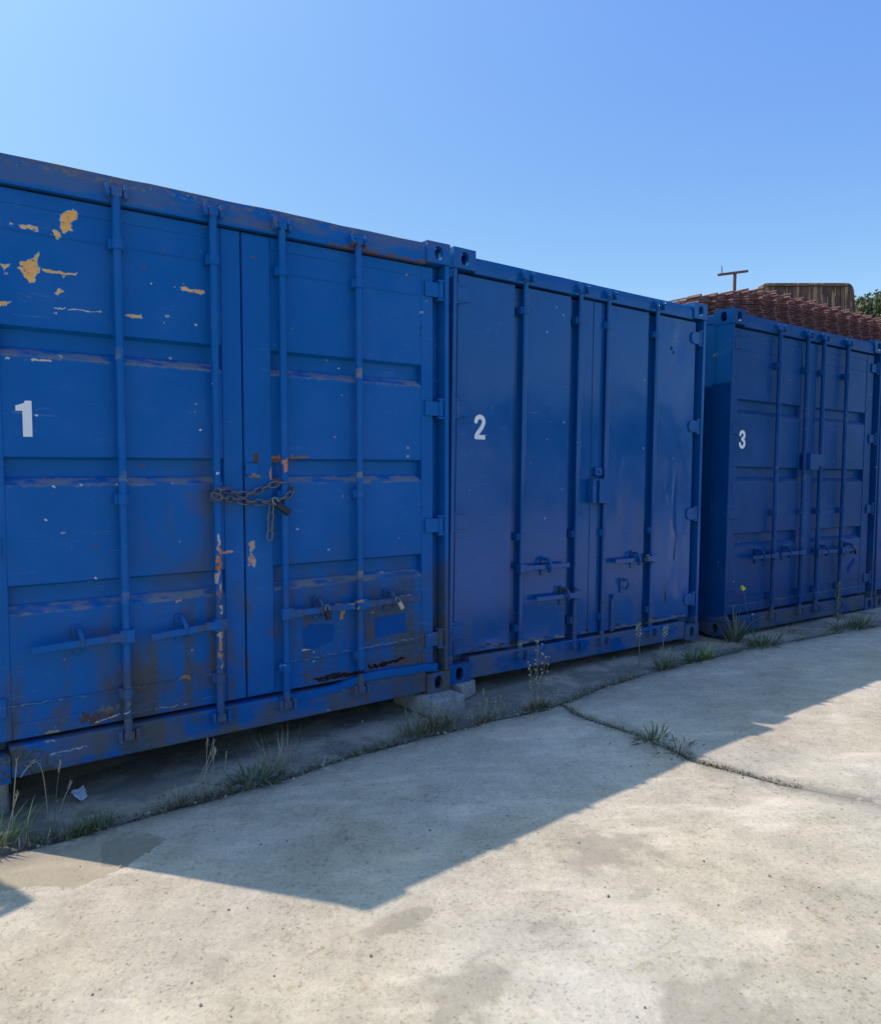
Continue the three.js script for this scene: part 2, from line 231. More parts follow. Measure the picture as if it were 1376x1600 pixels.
const paint1 = paint({
  N: 2048, seed: 1, base: [.002, .117, .372], spec: .35, rough: .46, chalk: .10, specks: .035, head: .36, ledges: ledgeY, ledge: .62, sill: .55,
  zone: (x, y, n) => Math.max(.85 * ss(1.0, .38, y + .45 * (n - .5)), .5 * ss(.22, .1, Math.abs(x - .98) + .3 * Math.abs(y - 1.12)), .42 * ss(.06, .0, Math.abs(x - 1.24)) * ss(1.25, 1.2, y) * ss(.9, 1.0, y)),
  stamps: ({ P, L, E }) => {
    for (const p of [
      [.451, 2.405, .476, 2.408, .483, 2.391, .477, 2.374, .460, 2.364, .453, 2.352, .466, 2.329, .428, 2.311, .416, 2.327, .419, 2.357, .428, 2.384],
      [.381, 2.306, .391, 2.313, .414, 2.308, .416, 2.294, .407, 2.277, .397, 2.287, .396, 2.298],
      [.263, 2.313, .328, 2.316, .332, 2.302, .318, 2.298, .311, 2.304, .295, 2.305, .288, 2.296, .275, 2.300],
      [.261, 2.163, .288, 2.173, .308, 2.188, .318, 2.190, .330, 2.211, .332, 2.196, .324, 2.184, .326, 2.166, .336, 2.142, .331, 2.127, .319, 2.113, .322, 2.096, .299, 2.082, .289, 2.099, .280, 2.105, .267, 2.121, .255, 2.139, .263, 2.149],
      [.187, 2.144, .226, 2.143, .223, 2.134, .209, 2.120, .196, 2.130],
      [.345, 2.146, .407, 2.145, .434, 2.146, .479, 2.149, .475, 2.142, .437, 2.139, .427, 2.136, .420, 2.123, .413, 2.134, .393, 2.136, .373, 2.133, .351, 2.135],
      [.398, 2.059, .408, 2.070, .422, 2.066, .411, 2.058, .404, 2.047, .398, 2.048], [.181, 1.992, .224, 1.993, .206, 1.984, .193, 1.975, .181, 1.972],
      [.910, 2.147, .959, 2.150, 1.025, 2.146, 1.029, 2.137, 1.008, 2.129, .942, 2.135, .918, 2.138], [.666, 1.995, .734, 1.997, .738, 1.991, .711, 1.987, .674, 1.990]
    ]) { L([...p, p[0], p[1]], '#9fb0c8', .004); P(p, OR); }
    for (const p of [[.228, 2.311, .241, 2.314, .241, 2.307, .229, 2.305], [.389, 1.994, .430, 1.996, .430, 1.991, .389, 1.989], [.444, 1.995, .571, 1.998, .571, 1.993, .444, 1.990], [.290, 1.769, .370, 1.770, .370, 1.762, .293, 1.760], [.405, 1.805, .417, 1.806, .417, 1.783, .404, 1.782], [.194, 1.773, .213, 1.773, .213, 1.764, .194, 1.763]]) P(p, '#c9bda6');
    for (const [x, y] of [[.78, 2.146], [.885, 2.146], [.98, 1.985], [.306, 1.53], [.47, 1.24], [.36, 1.235], [.62, 1.24], [.52, .83], [1.0, 1.5], [.63, 1.66], [.86, 1.24], [.33, 1.09], [1.49, 1.0], [1.78, 1.86]]) E(x, y, .006, .004, '#d9d2cc');
    E(2.5, 1.29, .007, .006, '#dfe4ea');
    // worn locking bar beside the seam
    for (let k = 0; k < 46; k++) { const t = PERM[k * 7], y = .36 + .62 * t; E(2.5 + .022 * (PERM[k * 11] - .5), y, .004 + .006 * PERM[k * 3], .010 + .02 * PERM[k * 5], k % 3 ? (k % 2 ? 'rgba(184,174,168,.5)' : 'rgba(186,140,112,.5)') : 'rgba(196,108,54,.5)'); }
    P([1.353, 1.372, 1.43, 1.378, 1.43, 1.362, 1.36, 1.356], '#c4733c'); P([1.46, 1.376, 1.56, 1.372, 1.56, 1.364, 1.46, 1.362], '#9a6238'); P([-.085, 1.35, -.055, 1.36, -.058, 1.30, -.082, 1.29], '#d08465'); P([1.33, 1.30, 1.338, 1.33, 1.342, 1.25, 1.328, 1.25], '#c98f7d'); E(1.385, 1.25, .02, .022, '#b8683a'); E(1.258, 1.355, .014, .03, 'rgba(90,72,60,.8)'); E(1.25, 1.268, .03, .008, '#a08078');
    E(1.235, .925, .016, .03, '#b39a86'); E(1.232, .865, .014, .026, '#b88f7f'); E(1.245, .84, .010, .02, '#c49a86'); E(1.12, .905, .03, .01, 'rgba(200,150,130,.7)');
    // rust and dirt low on the doors
    P([.44, .236, .58, .225, .58, .185, .5, .165, .42, .2], 'rgba(92,66,46,.5)'); E(.56, .235, .05, .02, 'rgba(120,114,100,.45)'); E(.9, .32, .02, .012, '#a87a45'); E(.88, .69, .012, .008, '#c08a68');
    L([.1, .312, .5, .306, .7, .309, .98, .312, 1.1, .312], 'rgba(118,128,140,.5)', .006); L([1.36, .314, 1.5, .312, 1.9, .322, 2.34, .336], 'rgba(128,138,150,.55)', .006); L([.65, .19, .9, .19, 1.02, .205], 'rgba(128,138,150,.55)', .005); L([.3, .075, .44, .08], '#9aa6b4', .005);
    L([.5, .178, .6, .198], '#c8c2b2', .005); E(.33, .17, .03, .01, '#8f8a78'); E(.3, .135, .02, .006, '#9a9c98');
    P([1.5, .25, 1.6, .26, 1.62, .2, 1.52, .17], 'rgba(104,80,58,.4)'); P([-.1, 0, .32, .0, .28, .1, .05, .16, -.1, .2], 'rgba(76,78,68,.42)');
    P([1.56, .200, 1.7, .212, 1.85, .195, 1.9, .18, 1.6, .18], '#2a211c'); P([1.9, .225, 2.02, .222, 2.12, .238, 2.16, .222, 2.02, .20, 1.9, .20], '#1f1814'); for (let k = 0; k < 16; k++) E(1.9 + .45 * PERM[k * 13], .20 + .03 * PERM[k * 17], .012, .005, '#7c4d36');
    // clean rectangles where plates were taken off
    const CL = 'rgba(16,82,150,.9)'; P([1.51, .478, 1.56, .492, 1.68, .488, 1.705, .46, 1.69, .39, 1.58, .36, 1.52, .37], CL); P([1.945, .486, 2.16, .488, 2.158, .378, 1.95, .364], CL); E(1.53, .36, .02, .005, '#d6d2cc');
    P([1.70, .586, 1.79, .582, 1.79, .565, 1.7, .568], '#b98a63'); P([1.74, .545, 1.765, .545, 1.75, .5, 1.735, .5], '#c08a50'); P([2.12, .592, 2.2, .592, 2.2, .575, 2.12, .575], '#8f8f9b');
    L([2.26, 2.12, 2.262, 2.05], '#3b3a3a', .006);
    L([.1, 2.575, 2.3, 2.575], 'rgba(122,98,80,.55)', .022); L([.1, 2.545, 2.3, 2.55], 'rgba(110,112,112,.38)', .03);
    P([1.66, 2.47, 2.27, 2.47, 2.27, 2.455, 1.66, 2.455], 'rgba(110,80,66,.6)');
  }
});
const paint2 = paint({
  N: 2048, seed: 2, spec: .75, base: [.002, .092, .30], rough: .16, chalk: .05, specks: .012, sill: .5,
  zone: (x, y, n) => Math.max(.22 * ss(.55, .25, y + .3 * (n - .5)), .2 * ss(.3, .1, Math.abs(x - 1.6)) * ss(1.3, 1.0, y) * ss(.5, .8, y)),
  stamps: ({ P, L, E }) => {
    for (const [x, y] of [[.86, 2.36], [.92, 2.32], [.78, 2.19], [.8, 1.5], [.79, .98], [1.75, 1.96], [.95, 1.62], [2.1, 1.4], [2.16, 1.36]]) E(x, y, .005, .007, '#a8b4c6');
    E(2.05, 2.22, .014, .014, '#10182c'); E(2.08, 2.195, .012, .016, '#10182c'); E(2.06, 2.235, .006, .006, '#10182c');
    L([.49, .17, .65, .17], '#8d8c86', .01); L([.9, .175, 1.08, .18], '#8c8376', .012); L([1.5, .175, 1.85, .18], '#6f6a60', .012); L([1.95, .18, 2.3, .19], '#7d7a72', .012);
    for (let k = 0; k < 40; k++) E(.2 + 2.1 * PERM[k * 19], .17 + .03 * PERM[k * 23], .03, .007, k % 2 ? 'rgba(70,56,46,.7)' : 'rgba(120,112,100,.6)');
    P([.9, .475, 1.08, .48, 1.08, .495, .9, .5], 'rgba(70,70,66,.8)');
    L([2.16, 1.02, 2.17, .8, 2.15, .62], '#0c1730', .012); L([2.05, .4, 2.06, .3], '#0c1730', .012);
  }
});
const paint3 = paint({
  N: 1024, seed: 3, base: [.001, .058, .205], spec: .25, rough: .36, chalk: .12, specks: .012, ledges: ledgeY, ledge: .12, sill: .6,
  zone: (x, y, n) => .3 * ss(.7, .35, y + .3 * (n - .5)),
  stamps: ({ P, L, E }) => { L([.1, .235, 2.3, .235], 'rgba(130,132,140,.5)', .006); P([1.95, .42, 2.1, .52, 2.14, .5, 2.0, .38], '#153c86'); }
});
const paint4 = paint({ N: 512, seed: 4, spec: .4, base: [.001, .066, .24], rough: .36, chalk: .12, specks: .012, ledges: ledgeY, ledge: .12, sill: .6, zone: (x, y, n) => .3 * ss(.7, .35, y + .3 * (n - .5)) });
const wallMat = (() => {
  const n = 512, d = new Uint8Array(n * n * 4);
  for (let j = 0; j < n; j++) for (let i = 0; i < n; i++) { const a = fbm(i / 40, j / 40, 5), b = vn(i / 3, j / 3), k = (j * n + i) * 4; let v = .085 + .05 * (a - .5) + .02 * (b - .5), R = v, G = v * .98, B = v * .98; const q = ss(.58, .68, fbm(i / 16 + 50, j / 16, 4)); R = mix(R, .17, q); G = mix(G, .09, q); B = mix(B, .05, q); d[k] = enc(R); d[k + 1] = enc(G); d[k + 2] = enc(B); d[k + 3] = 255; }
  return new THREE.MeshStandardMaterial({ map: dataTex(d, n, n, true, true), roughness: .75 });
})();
const rubber = new THREE.MeshStandardMaterial({ color: new THREE.Color(.012, .014, .02), roughness: .8 });
const galv = new THREE.MeshStandardMaterial({ color: new THREE.Color(.23, .235, .25), roughness: .45, metalness: .75 });
const rustyChain = new THREE.MeshStandardMaterial({ color: new THREE.Color(.20, .185, .175), roughness: .5, metalness: .65 });
const darkSteel = new THREE.MeshStandardMaterial({ color: new THREE.Color(.03, .032, .045), roughness: .45, metalness: .5 });
const brassMat = new THREE.MeshStandardMaterial({ color: new THREE.Color(.42, .40, .33), roughness: .4, metalness: .8 });
const vinyl = new THREE.MeshStandardMaterial({ color: new THREE.Color(.88, .87, .84), roughness: .5 });

// ------------------------------------------------------------------ container geometry (local: x 0..2.438 across the doors, y up, z 0 at the door end, back at -6.058)
const W = 2.438, H = 2.591, D = 6.058;
function plateHole(w, h, t, hw, hh) { // in xy, thickness along z from 0 to -t
  const s = new THREE.Shape(); s.moveTo(-w / 2, -h / 2); s.lineTo(w / 2, -h / 2); s.lineTo(w / 2, h / 2); s.lineTo(-w / 2, h / 2); s.closePath();
  const o = new THREE.Path(), r = Math.min(hw, hh) / 2, v = hh >= hw;
  if (v) { o.absarc(0, hh / 2 - r, r, 0, Math.PI, false); o.absarc(0, -(hh / 2 - r), r, Math.PI, 2 * Math.PI, false); } else { o.absarc(hw / 2 - r, 0, r, -Math.PI / 2, Math.PI / 2, false); o.absarc(-(hw / 2 - r), 0, r, Math.PI / 2, 1.5 * Math.PI, false); }
  s.holes.push(o); return new THREE.ExtrudeGeometry(s, { depth: t, bevelEnabled: false, curveSegments: 8 }).translate(0, 0, -t);
}
function castingGeo(right, top, back) {
  const w = .162, h = .118, d = .178, t = .026, L = [];
  L.push(plateHole(w, h, t, .054, .078));                                  // front
  L.push(box(-w / 2, w / 2, -h / 2, h / 2, -d, -d + t, 0));                // back
  L.push(plateHole(d - 2 * t, h, t, .054, .078).rotateY(-Math.PI / 2).translate(-w / 2, 0, -d / 2));            // outer side, faces -x
  L.push(box(w / 2 - t, w / 2, -h / 2, h / 2, -d + t, -t, 0));
  L.push(plateHole(w - 2 * t, d - 2 * t, t * .8, .056, .1).rotateX(-Math.PI / 2).translate(0, h / 2, -d / 2));
  L.push(box(-w / 2 + t, w / 2 - t, -h / 2, -h / 2 + t * .8, -d + t, -t, 0));
  let g = merge(L);
  const flip = (sx, sy, sz) => { g.scale(sx, sy, sz); if (sx * sy * sz < 0) { const p = g.attributes; for (const k of Object.keys(p)) { const a = p[k], n = a.itemSize; for (let i = 0; i < a.count; i += 3) for (let c = 0; c < n; c++) { const q = a.array[(i + 1) * n + c]; a.array[(i + 1) * n + c] = a.array[(i + 2) * n + c]; a.array[(i + 2) * n + c] = q; } } } g.computeVertexNormals(); };
  flip(right ? -1 : 1, top ? 1 : -1, back ? -1 : 1);
  return g.translate(right ? W - w / 2 : w / 2, top ? H - h / 2 : h / 2, back ? -D : 0);
}
function grid(xs, ys, f) {
  const pos = [], idx = [], n = xs.length;
  for (const y of ys) for (const x of xs) pos.push(x, y, f(x, y));
  for (let j = 0; j < ys.length - 1; j++) for (let i = 0; i < n - 1; i++) { const a = j * n + i; idx.push(a, a + 1, a + n, a + 1, a + n + 1, a + n); }
  return toCreasedNormals(custom(pos, idx), .45);
}
function subdivide(brk, step) { const o = []; for (let i = 0; i < brk.length - 1; i++) { const n = Math.max(1, Math.round((brk[i + 1] - brk[i]) / step)); for (let k = 0; k < n; k++) o.push(mix(brk[i], brk[i + 1], k / n)); } o.push(brk[brk.length - 1]); return o; }
function pieceLin(v, X, Z) { return interp(v, X, Z); }
function dShape(x0, x1, h, t) { // D-ended hinge blade
  const s = new THREE.Shape(), m = (x0 + x1) / 2; s.moveTo(x0, -h / 2); s.lineTo(m, -h / 2); s.bezierCurveTo(x1, -h / 2, x1, h / 2, m, h / 2); s.lineTo(x0, h / 2); s.closePath();
  return new THREE.ExtrudeGeometry(s, { depth: t, bevelEnabled: true, bevelSize: .002, bevelThickness: .002, bevelSegments: 1, curveSegments: 8 });
}
function thick(pts, w) { // flat stroke with rounded joins, in xy
  const L = []; for (let i = 0; i < pts.length - 1; i++) { const [a, b] = pts[i], [c, d] = pts[i + 1], l = Math.hypot(c - a, d - b); L.push(new THREE.BoxGeometry(l, w, .0012).rotateZ(Math.atan2(d - b, c - a)).translate((a + c) / 2, (b + d) / 2, .00002 * i)); }
  for (let i = 1; i < pts.length - 1; i++) L.push(new THREE.CylinderGeometry(w / 2, w / 2, .0011, 14).rotateX(Math.PI / 2).translate(pts[i][0], pts[i][1], .00001 * i)); return merge(L);
}
const arc = (cx, cy, rx, ry, a0, a1, n) => Array.from({ length: n + 1 }, (_, i) => { const a = mix(a0, a1, i / n) * Math.PI / 180; return [cx + rx * Math.cos(a), cy + ry * Math.sin(a)]; });
function digit(n) {
  if (n === 1) { const s = new THREE.Shape([[.025, 0], [.060, 0], [.060, .15], [.036, .15], [.030, .139], [0, .128], [0, .107], [.025, .107]].map(p => new THREE.Vector2(...p))); return new THREE.ExtrudeGeometry(s, { depth: .0012, bevelEnabled: false }); }
  if (n === 2) return thick([[.0125, .104], ...arc(.0425, .108, .030, .029, 180, -25, 10), [.058, .073], [.020, .030], [.014, .0135], [.085, .0135]], .027);
  return thick([[.013, .112], ...arc(.0425, .110, .029, .0265, 175, -70, 10), [.040, .0785], ...arc(.0425, .043, .031, .030, 75, -175, 11), [.0115, .043]], .026);
}
function handleGeo(rodX, tipX, y, zr, drop) {
  const s = Math.sign(tipX - rodX), z = zr + .012;
  const a = rodX + s * .03, L = Math.abs(tipX - a);
  const bar = new RoundedBoxGeometry(L, .034, .016, 1, .005).translate(s * L / 2, 0, 0).rotateZ(Math.atan2(drop, L) * s).translate(a, y, z + .012);
  return merge([box(rodX - .032, rodX + .032, y - .030, y + .030, zr - .012, zr + .034, .006), box(Math.min(a - s * .02, a + s * .05), Math.max(a - s * .02, a + s * .05), y - .02, y + .02, z, z + .026, .005), bar]);
}
function retainerGeo(x, y, zf) {
  return merge([new THREE.CylinderGeometry(.022, .022, .012, 12).rotateX(Math.PI / 2).translate(x, y + .045, zf + .006), box(x - .016, x + .016, y - .062, y + .05, zf, zf + .008, .003),
    tube([[x, y + .045, zf + .008], [x + .004, y + .05, zf + .05], [x + .012, y + .018, zf + .068], [x + .016, y - .022, zf + .062], [x + .014, y - .034, zf + .045]], .0105, 7, 10)]);
}
function container(o) {
  const g = thing('shipping_container', o.label, 'shipping container', o.pos, 'row of blue storage containers');
  g.rotation.order = 'YXZ'; g.rotation.set(0, o.yaw || 0, o.tilt || 0);
  const M = o.mat, S = o.side || M, part = (n, geo, m = M) => add(g, n, m === rubber ? geo : frontUV(nz(geo)), m);
  const hd = o.head || 2.575, zf = -.035;
  for (const b of [0, 1]) for (const t of [0, 1]) for (const r of [0, 1]) part('corner_casting', castingGeo(r, t, b));
  // posts: outer flange, hinge channel and inner face
  for (const r of [0, 1]) {
    const X = (a, b) => r ? [W - b, W - a] : [a, b];
    part('corner_post', merge([box(...X(.002, .032), .118, H - .118, -.15, -.005, .006), box(...X(.032, .158), .118, H - .118, -.17, -.088, .004), box(...X(.002, .03), .118, H - .118, -.176, -.15, .002)]));
    part('corner_post', box(...X(.004, .14), .118, H - .118, -D + .004, -D + .14, .006), S);
    part('top_side_rail', box(...X(.004, .062), 2.49, 2.562, -D + .178, -.178, .004), S);
    part('bottom_side_rail', box(...X(.004, .05), .012, .17, -D + .178, -.178, .004), S);
    // corrugated side wall
    const n = 20, p = (D - .36) / n, pos = [], idx = [], uv = []; const q = [[0, .008], [.26, .008], [.5, .044], [.76, .044], [1, .008]];
    for (let k = 0; k < n; k++) for (let m = 0; m < 4; m++) { const z = -.18 - (k + q[m][0]) * p, x = r ? W - q[m][1] : q[m][1]; for (const y of [.16, 2.5]) { pos.push(x, y, z); uv.push(z, y); } }
    { const z = -.18 - n * p, x = r ? W - .008 : .008; for (const y of [.16, 2.5]) { pos.push(x, y, z); uv.push(z, y); } }
    for (let k = 0; k < n * 4; k++) { const a = 2 * k; r ? idx.push(a, a + 2, a + 1, a + 1, a + 2, a + 3) : idx.push(a, a + 1, a + 2, a + 1, a + 3, a + 2); }
    const sw = toCreasedNormals(custom(pos, idx, uv), .3); add(g, 'side_wall', nz(sw), o.wall || S);
  }
  part('roof', box(.05, W - .05, 2.535, 2.556, -D + .05, -.1, .003), S);
  part('floor', box(.05, W - .05, .13, .16, -D + .05, -.1, .003), S);
  part('rear_wall', box(.14, W - .14, .13, 2.54, -D + .02, -D + .06, .003), S);
  // header and sill between the castings
  const hg = (() => { const xs = subdivide([.163, W - .163], .09), L = []; for (let i = 0; i < xs.length - 1; i++) { } const b = new THREE.BoxGeometry(W - .326, hd - 2.462, .085, 24, 3, 1).translate(W / 2, (hd + 2.462) / 2, -.054); const p = b.attributes.position; for (let i = 0; i < p.count; i++) { const x = p.getX(i), y = p.getY(i), z = p.getZ(i); if (z > -.05) p.setZ(i, z + (o.rough || 1) * .005 * (fbm(x * 5 + o.seed, y * 9, 3) - .5)); if (y > hd - .01) { p.setY(i, y + (o.rough || 1) * .008 * (fbm(x * 6 + o.seed * 3, 2.2, 3) - .5)); if (z > -.05) p.setZ(i, p.getZ(i) - .008); } } b.computeVertexNormals(); return toCreasedNormals(nz(b), .5); })();
  part('header_rail', hg);
  part('sill_rail', box(.163, W - .163, .013, .148, -.12, -.008, .008));
  // doors
  const y0 = .166, y1 = 2.452, doors = [];
  for (const r of [0, 1]) {
    const dx0 = r ? o.seam + .0025 : .055, dx1 = r ? W - .096 : o.seam - .0025, sx0 = r ? o.slotX[2] : o.slotX[0], sx1 = r ? o.slotX[3] : o.slotX[1];
    const dent = (x, y) => { let v = .0055 * (fbm(x * 2.1 + o.seed * 7, y * 1.7, 3) - .5) + .0016 * (fbm(x * 7 + o.seed, y * 6, 2) - .5); for (const [a, b, c, e, h] of o.dents || []) v += h * Math.exp(-(((x - a) / c) ** 2 + ((y - b) / e) ** 2)); return v; };
    const L = [box(dx0, sx0, y0, y1, -.086, zf, .005), box(sx1, dx1, y0, y1, -.086, zf, .005), ...(o.slots ? [box(sx0, sx1, y1 - .06, y1, -.086, zf - .001, .004), box(sx0, sx1, y0, y0 + .07, -.086, zf - .001, .004)] : [])];
    if (o.slots) {
      const Y = [y0 + .065], Z = [-.040]; for (const [a, b] of SL) { Y.push(a, a + .036, b - .012, b); Z.push(-.040, -.079, -.079, -.040); } Y.push(y1 - .055); Z.push(-.040);
      const taper = (x, y) => dent(x, y) * ss(0, .08, x - sx0) * ss(0, .08, sx1 - x);
      L.push(grid(subdivide([sx0 - .003, sx1 + .003], .07), subdivide(Y, .07), (x, y) => pieceLin(y, Y, Z) + taper(x, y)));
      L.push(box(sx0 + .01, sx1 - .01, 2.283, 2.289, -.042, -.0365, .002), box(sx0 - .05, sx1 + .05, .308, .315, -.042, -.0335, .002));
      if (r) L.push(box(dx0, sx0 - .004, y0 + .01, y1 - .01, zf - .004, zf + .006, .003));
    } else {
      const X = [dx0 + .002], Z = [-.032]; for (const c of r ? o.rods.slice(2) : o.rods.slice(0, 2)) { X.push(c - .074, c - .066, c + .026, c + .036); Z.push(-.032, -.082, -.082, -.032); } X.push(dx1 - .002); Z.push(-.032);
      L.push(grid(subdivide(X, .022), subdivide([y0 + .004, y1 - .004], .026), (x, y) => pieceLin(x, X, Z) + (pieceLin(x, X, Z) > -.04 ? dent(x, y) * ss(0, .05, Math.min(x - dx0, dx1 - x, y - y0, y1 - y)) : 0)));
    }
    const door = part('door', merge(L)); doors.push(door);
    const sub = (n, geo, m = M) => add(door, n, m === M ? frontUV(nz(geo)) : geo, m);
    if (!r) sub('door_seal', box(o.seam - .012, o.seam + .012, y0, y1, -.082, -.062, .002), rubber);
    for (const y of [.312, .98, 1.655, 2.33]) {
      const m = x => r ? W - x : x, L2 = [];
      if (o.dHinge) { const s = dShape(.05, .175, .088, .010); if (r) { s.scale(-1, 1, 1); const g2 = nz(s); for (const k of ['position', 'normal', 'uv']) { const a = g2.attributes[k], n = a.itemSize; for (let i = 0; i < a.count; i += 3) for (let c = 0; c < n; c++) { const q = a.array[(i + 1) * n + c]; a.array[(i + 1) * n + c] = a.array[(i + 2) * n + c]; a.array[(i + 2) * n + c] = q; } } g2.computeVertexNormals(); L2.push(g2.translate(W, y, -.031)); } else L2.push(s.translate(0, y, -.031)); }
      else L2.push(box(Math.min(m(.05), m(.158)), Math.max(m(.05), m(.158)), y - .042, y + .042, -.036, -.022, .004));
      L2.push(cyl([m(.05), y - .043, -.026], [m(.05), y + .043, -.026], .017, .017, 12));
      sub('hinge', merge(L2));
      for (const s of [-1, 1]) part('hinge_lug', box(Math.min(m(.03), m(.072)), Math.max(m(.03), m(.072)), y + s * .052 - .007, y + s * .052 + .007, -.09, -.012, .003));
    }
    for (const c of r ? o.rods.slice(2) : o.rods.slice(0, 2)) {
      const zr = o.slots ? .002 : -.014, rr = o.slots ? .0185 : .017;
      const lbar = sub('locking_bar', merge([cyl([c, .10, zr], [c, 2.515, zr], rr, rr, 16), box(c - .024, c + .024, .086, .125, zr - .015, zr + .02, .004), box(c - .024, c + .024, 2.487, 2.525, zr - .015, zr + .02, .004)]));
      if (o.rodUV && o.rodUV[c]) { const p = lbar.geometry.attributes.position, u = lbar.geometry.attributes.uv; for (let i = 0; i < p.count; i++) u.setXY(i, (p.getX(i) - c + o.rodUV[c] + .13) / TS, (p.getY(i) + .05) / TS); }
      for (const y of o.guides) sub('bar_bracket', merge([box(c - .034, c + .034, y - .024, y + .024, o.slots ? -.04 : -.083, zr + .0, .004), cyl([c, y - .022, zr + .001], [c, y + .022, zr + .001], rr + .007, rr + .007, 14)]));
      for (const y of [.108, 2.507]) part('cam_keeper', merge([box(c - .047, c + .047, y - .029, y + .029, -.03, -.002, .003), box(c - .046, c - .029, y - .028, y + .028, -.015, .028, .004), box(c + .029, c + .046, y - .028, y + .028, -.015, .028, .004), cyl([c - .037, y - .014, .01], [c - .037, y - .014, .034], .01, .008, 8), cyl([c + .037, y + .010, .01], [c + .037, y + .010, .034], .01, .008, 8)]));
    }
    for (const [rod, tip, y, ret, drop = 0] of o.handles.filter(h => (h[0] > o.seam) === !!r)) { const zr = o.slots ? .002 : -.014; sub('handle', handleGeo(rod, tip, y, zr, drop)); if (ret) sub('handle_retainer', retainerGeo(ret, y, o.slots ? -.038 : -.031)); }
  }
  return { g, doors, part };
}
function subPart(door, n, geo, m) { return add(door, n, m.map ? frontUV(nz(geo)) : geo, m); }
function decal(door, n, x, y, zf, label) { const m = add(door, 'number_decal', digit(n).translate(x, y, zf), vinyl); m.userData.label = label; return m; }
const common = { slotX: [.178, 1.102, 1.352, 2.262], seam: 1.203 };
const c1 = container({ ...common, seed: 1, label: 'nearest blue container with peeling orange paint chips, chained doors and white number 1', pos: [-W, 0, 0], mat: paint1, side: paint1, wall: wallMat, slots: true, rods: [.63, 1.055, 1.40, 1.832], guides: [.30, 1.175, 2.285], head: 2.578, rough: 1.6, rodUV: { 1.055: 2.5, 1.4: -.07 },
  handles: [[.63, .247, .562, .432, -.012], [1.055, .729, .562, .874, -.02], [1.40, 1.785, .575, 1.585], [1.832, 2.214, .578, 2.02]] });
decal(c1.doors[0], 1, .226, 1.443, -.0372, 'white numeral 1');
subPart(c1.doors[1], 'hasp_plate', merge([box(1.205, 1.272, 1.278, 1.336, -.03, -.014, .003), box(1.21, 1.268, 1.274, 1.28, -.03, -.008, .002)]), paint1);
{ // bent lip along the foot of the right door
  const n = 70, pos = [], idx = [], K = 6; const ys = [.132, .136, .162, .174, .178, .176], zs = [-.007, -.002, .003, .004, -.004, -.034];
  for (let i = 0; i <= n; i++) { const x = mix(1.36, 2.345, i / n), wv = .012 * Math.sin(x * 7.3) + .016 * (vn(x * 9, 1.5) - .5) + .008 * (vn(x * 24, 3.5) - .5) - .018 * ss(2.0, 1.6, x) + .010 * ss(2.1, 2.34, x), wz = .02 * (vn(x * 5, 9.1) - .3); for (let k = 0; k < K; k++) pos.push(x, ys[k] + wv, zs[k] + wz); }
  for (let i = 0; i < n; i++) for (let k = 0; k < K - 1; k++) { const a = i * K + k; idx.push(a, a + K, a + 1, a + 1, a + K, a + K + 1); }
  const lip = subPart(c1.doors[1], 'bent_lip', toCreasedNormals(nz(custom(pos, idx)), .5), paint1), lu = lip.geometry.attributes.uv; for (let i = 0; i < lu.count; i++) lu.setY(i, lu.getY(i) + 1.37 / TS);
}
const c2 = container({ ...common, seam: 1.213, seed: 2, label: 'blue container with smooth glossy doors, lock box and white number 2', pos: [.0227, .0122, -.0404], yaw: -.0022, tilt: -.0137, mat: paint2, side: paint2, wall: wallMat, slots: false, dHinge: true, rods: [.575, 1.068, 1.342, 1.862], guides: [.28, .87, 2.3], head: 2.556, slotX: [.178, 1.1, 1.33, 2.26], rough: .5,
  dents: [[2.2, 1.1, .045, .30, -.020], [2.08, 1.0, .045, .25, .014], [2.24, .82, .03, .09, .007], [2.12, .72, .03, .07, -.006], [2.06, 1.25, .025, .12, -.005], [2.2, 1.45, .04, .1, .006], [1.6, 1.05, .08, .25, -.012], [1.66, .95, .04, .12, .004], [1.52, 1.2, .04, .16, .004], [2.15, 2.25, .08, .12, -.006], [2.08, 2.34, .03, .05, .004], [2.2, .5, .07, .15, -.010], [2.26, .42, .03, .06, .006], [.7, .3, .3, .1, -.006], [.35, .25, .1, .06, -.006]],
  handles: [[.575, .985, .668, .775], [1.068, .69, .459, .95], [1.862, 1.435, .662, 1.66]] });
decal(c2.doors[0], 2, .19, 1.479, -.0285, 'white numeral 2');
subPart(c2.doors[1], 'lock_box', merge([box(1.232, 1.345, 1.078, 1.246, -.03, .042, .004), box(1.178, 1.215, 1.08, 1.244, -.03, .03, .003), box(1.18, 1.232, 1.232, 1.244, -.03, .034, .003), box(1.236, 1.30, 1.262, 1.325, -.03, .004, .012), cyl([1.268, 1.295, 0], [1.268, 1.295, .012], .014, .012, 10)]), paint2);
subPart(c2.doors[1], 'latch_plate', merge([box(1.535, 1.572, .43, .535, -.034, -.018, .006), tube([[1.553, .52, -.02], [1.56, .525, .015], [1.572, .49, .022], [1.57, .455, -.005]], .008, 6, 8)]), paint2);
subPart(c2.doors[1], 'latch_plate', merge([box(1.44, 1.475, .16, .40, -.034, -.016, .004), box(1.445, 1.47, .40, .425, -.034, -.004, .004)]), paint2);
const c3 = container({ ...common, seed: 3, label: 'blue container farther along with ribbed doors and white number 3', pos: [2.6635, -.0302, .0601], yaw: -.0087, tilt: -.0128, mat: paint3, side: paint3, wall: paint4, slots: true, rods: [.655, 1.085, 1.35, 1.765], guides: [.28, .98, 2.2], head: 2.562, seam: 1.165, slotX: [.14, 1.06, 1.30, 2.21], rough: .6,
  handles: [[.655, .315, .622, .46], [1.085, .72, .628, .86], [1.35, 1.66, .612, 1.47], [1.765, 2.05, .612, 1.92]] });
decal(c3.doors[0], 3, .177, 1.502, -.0372, 'white numeral 3');
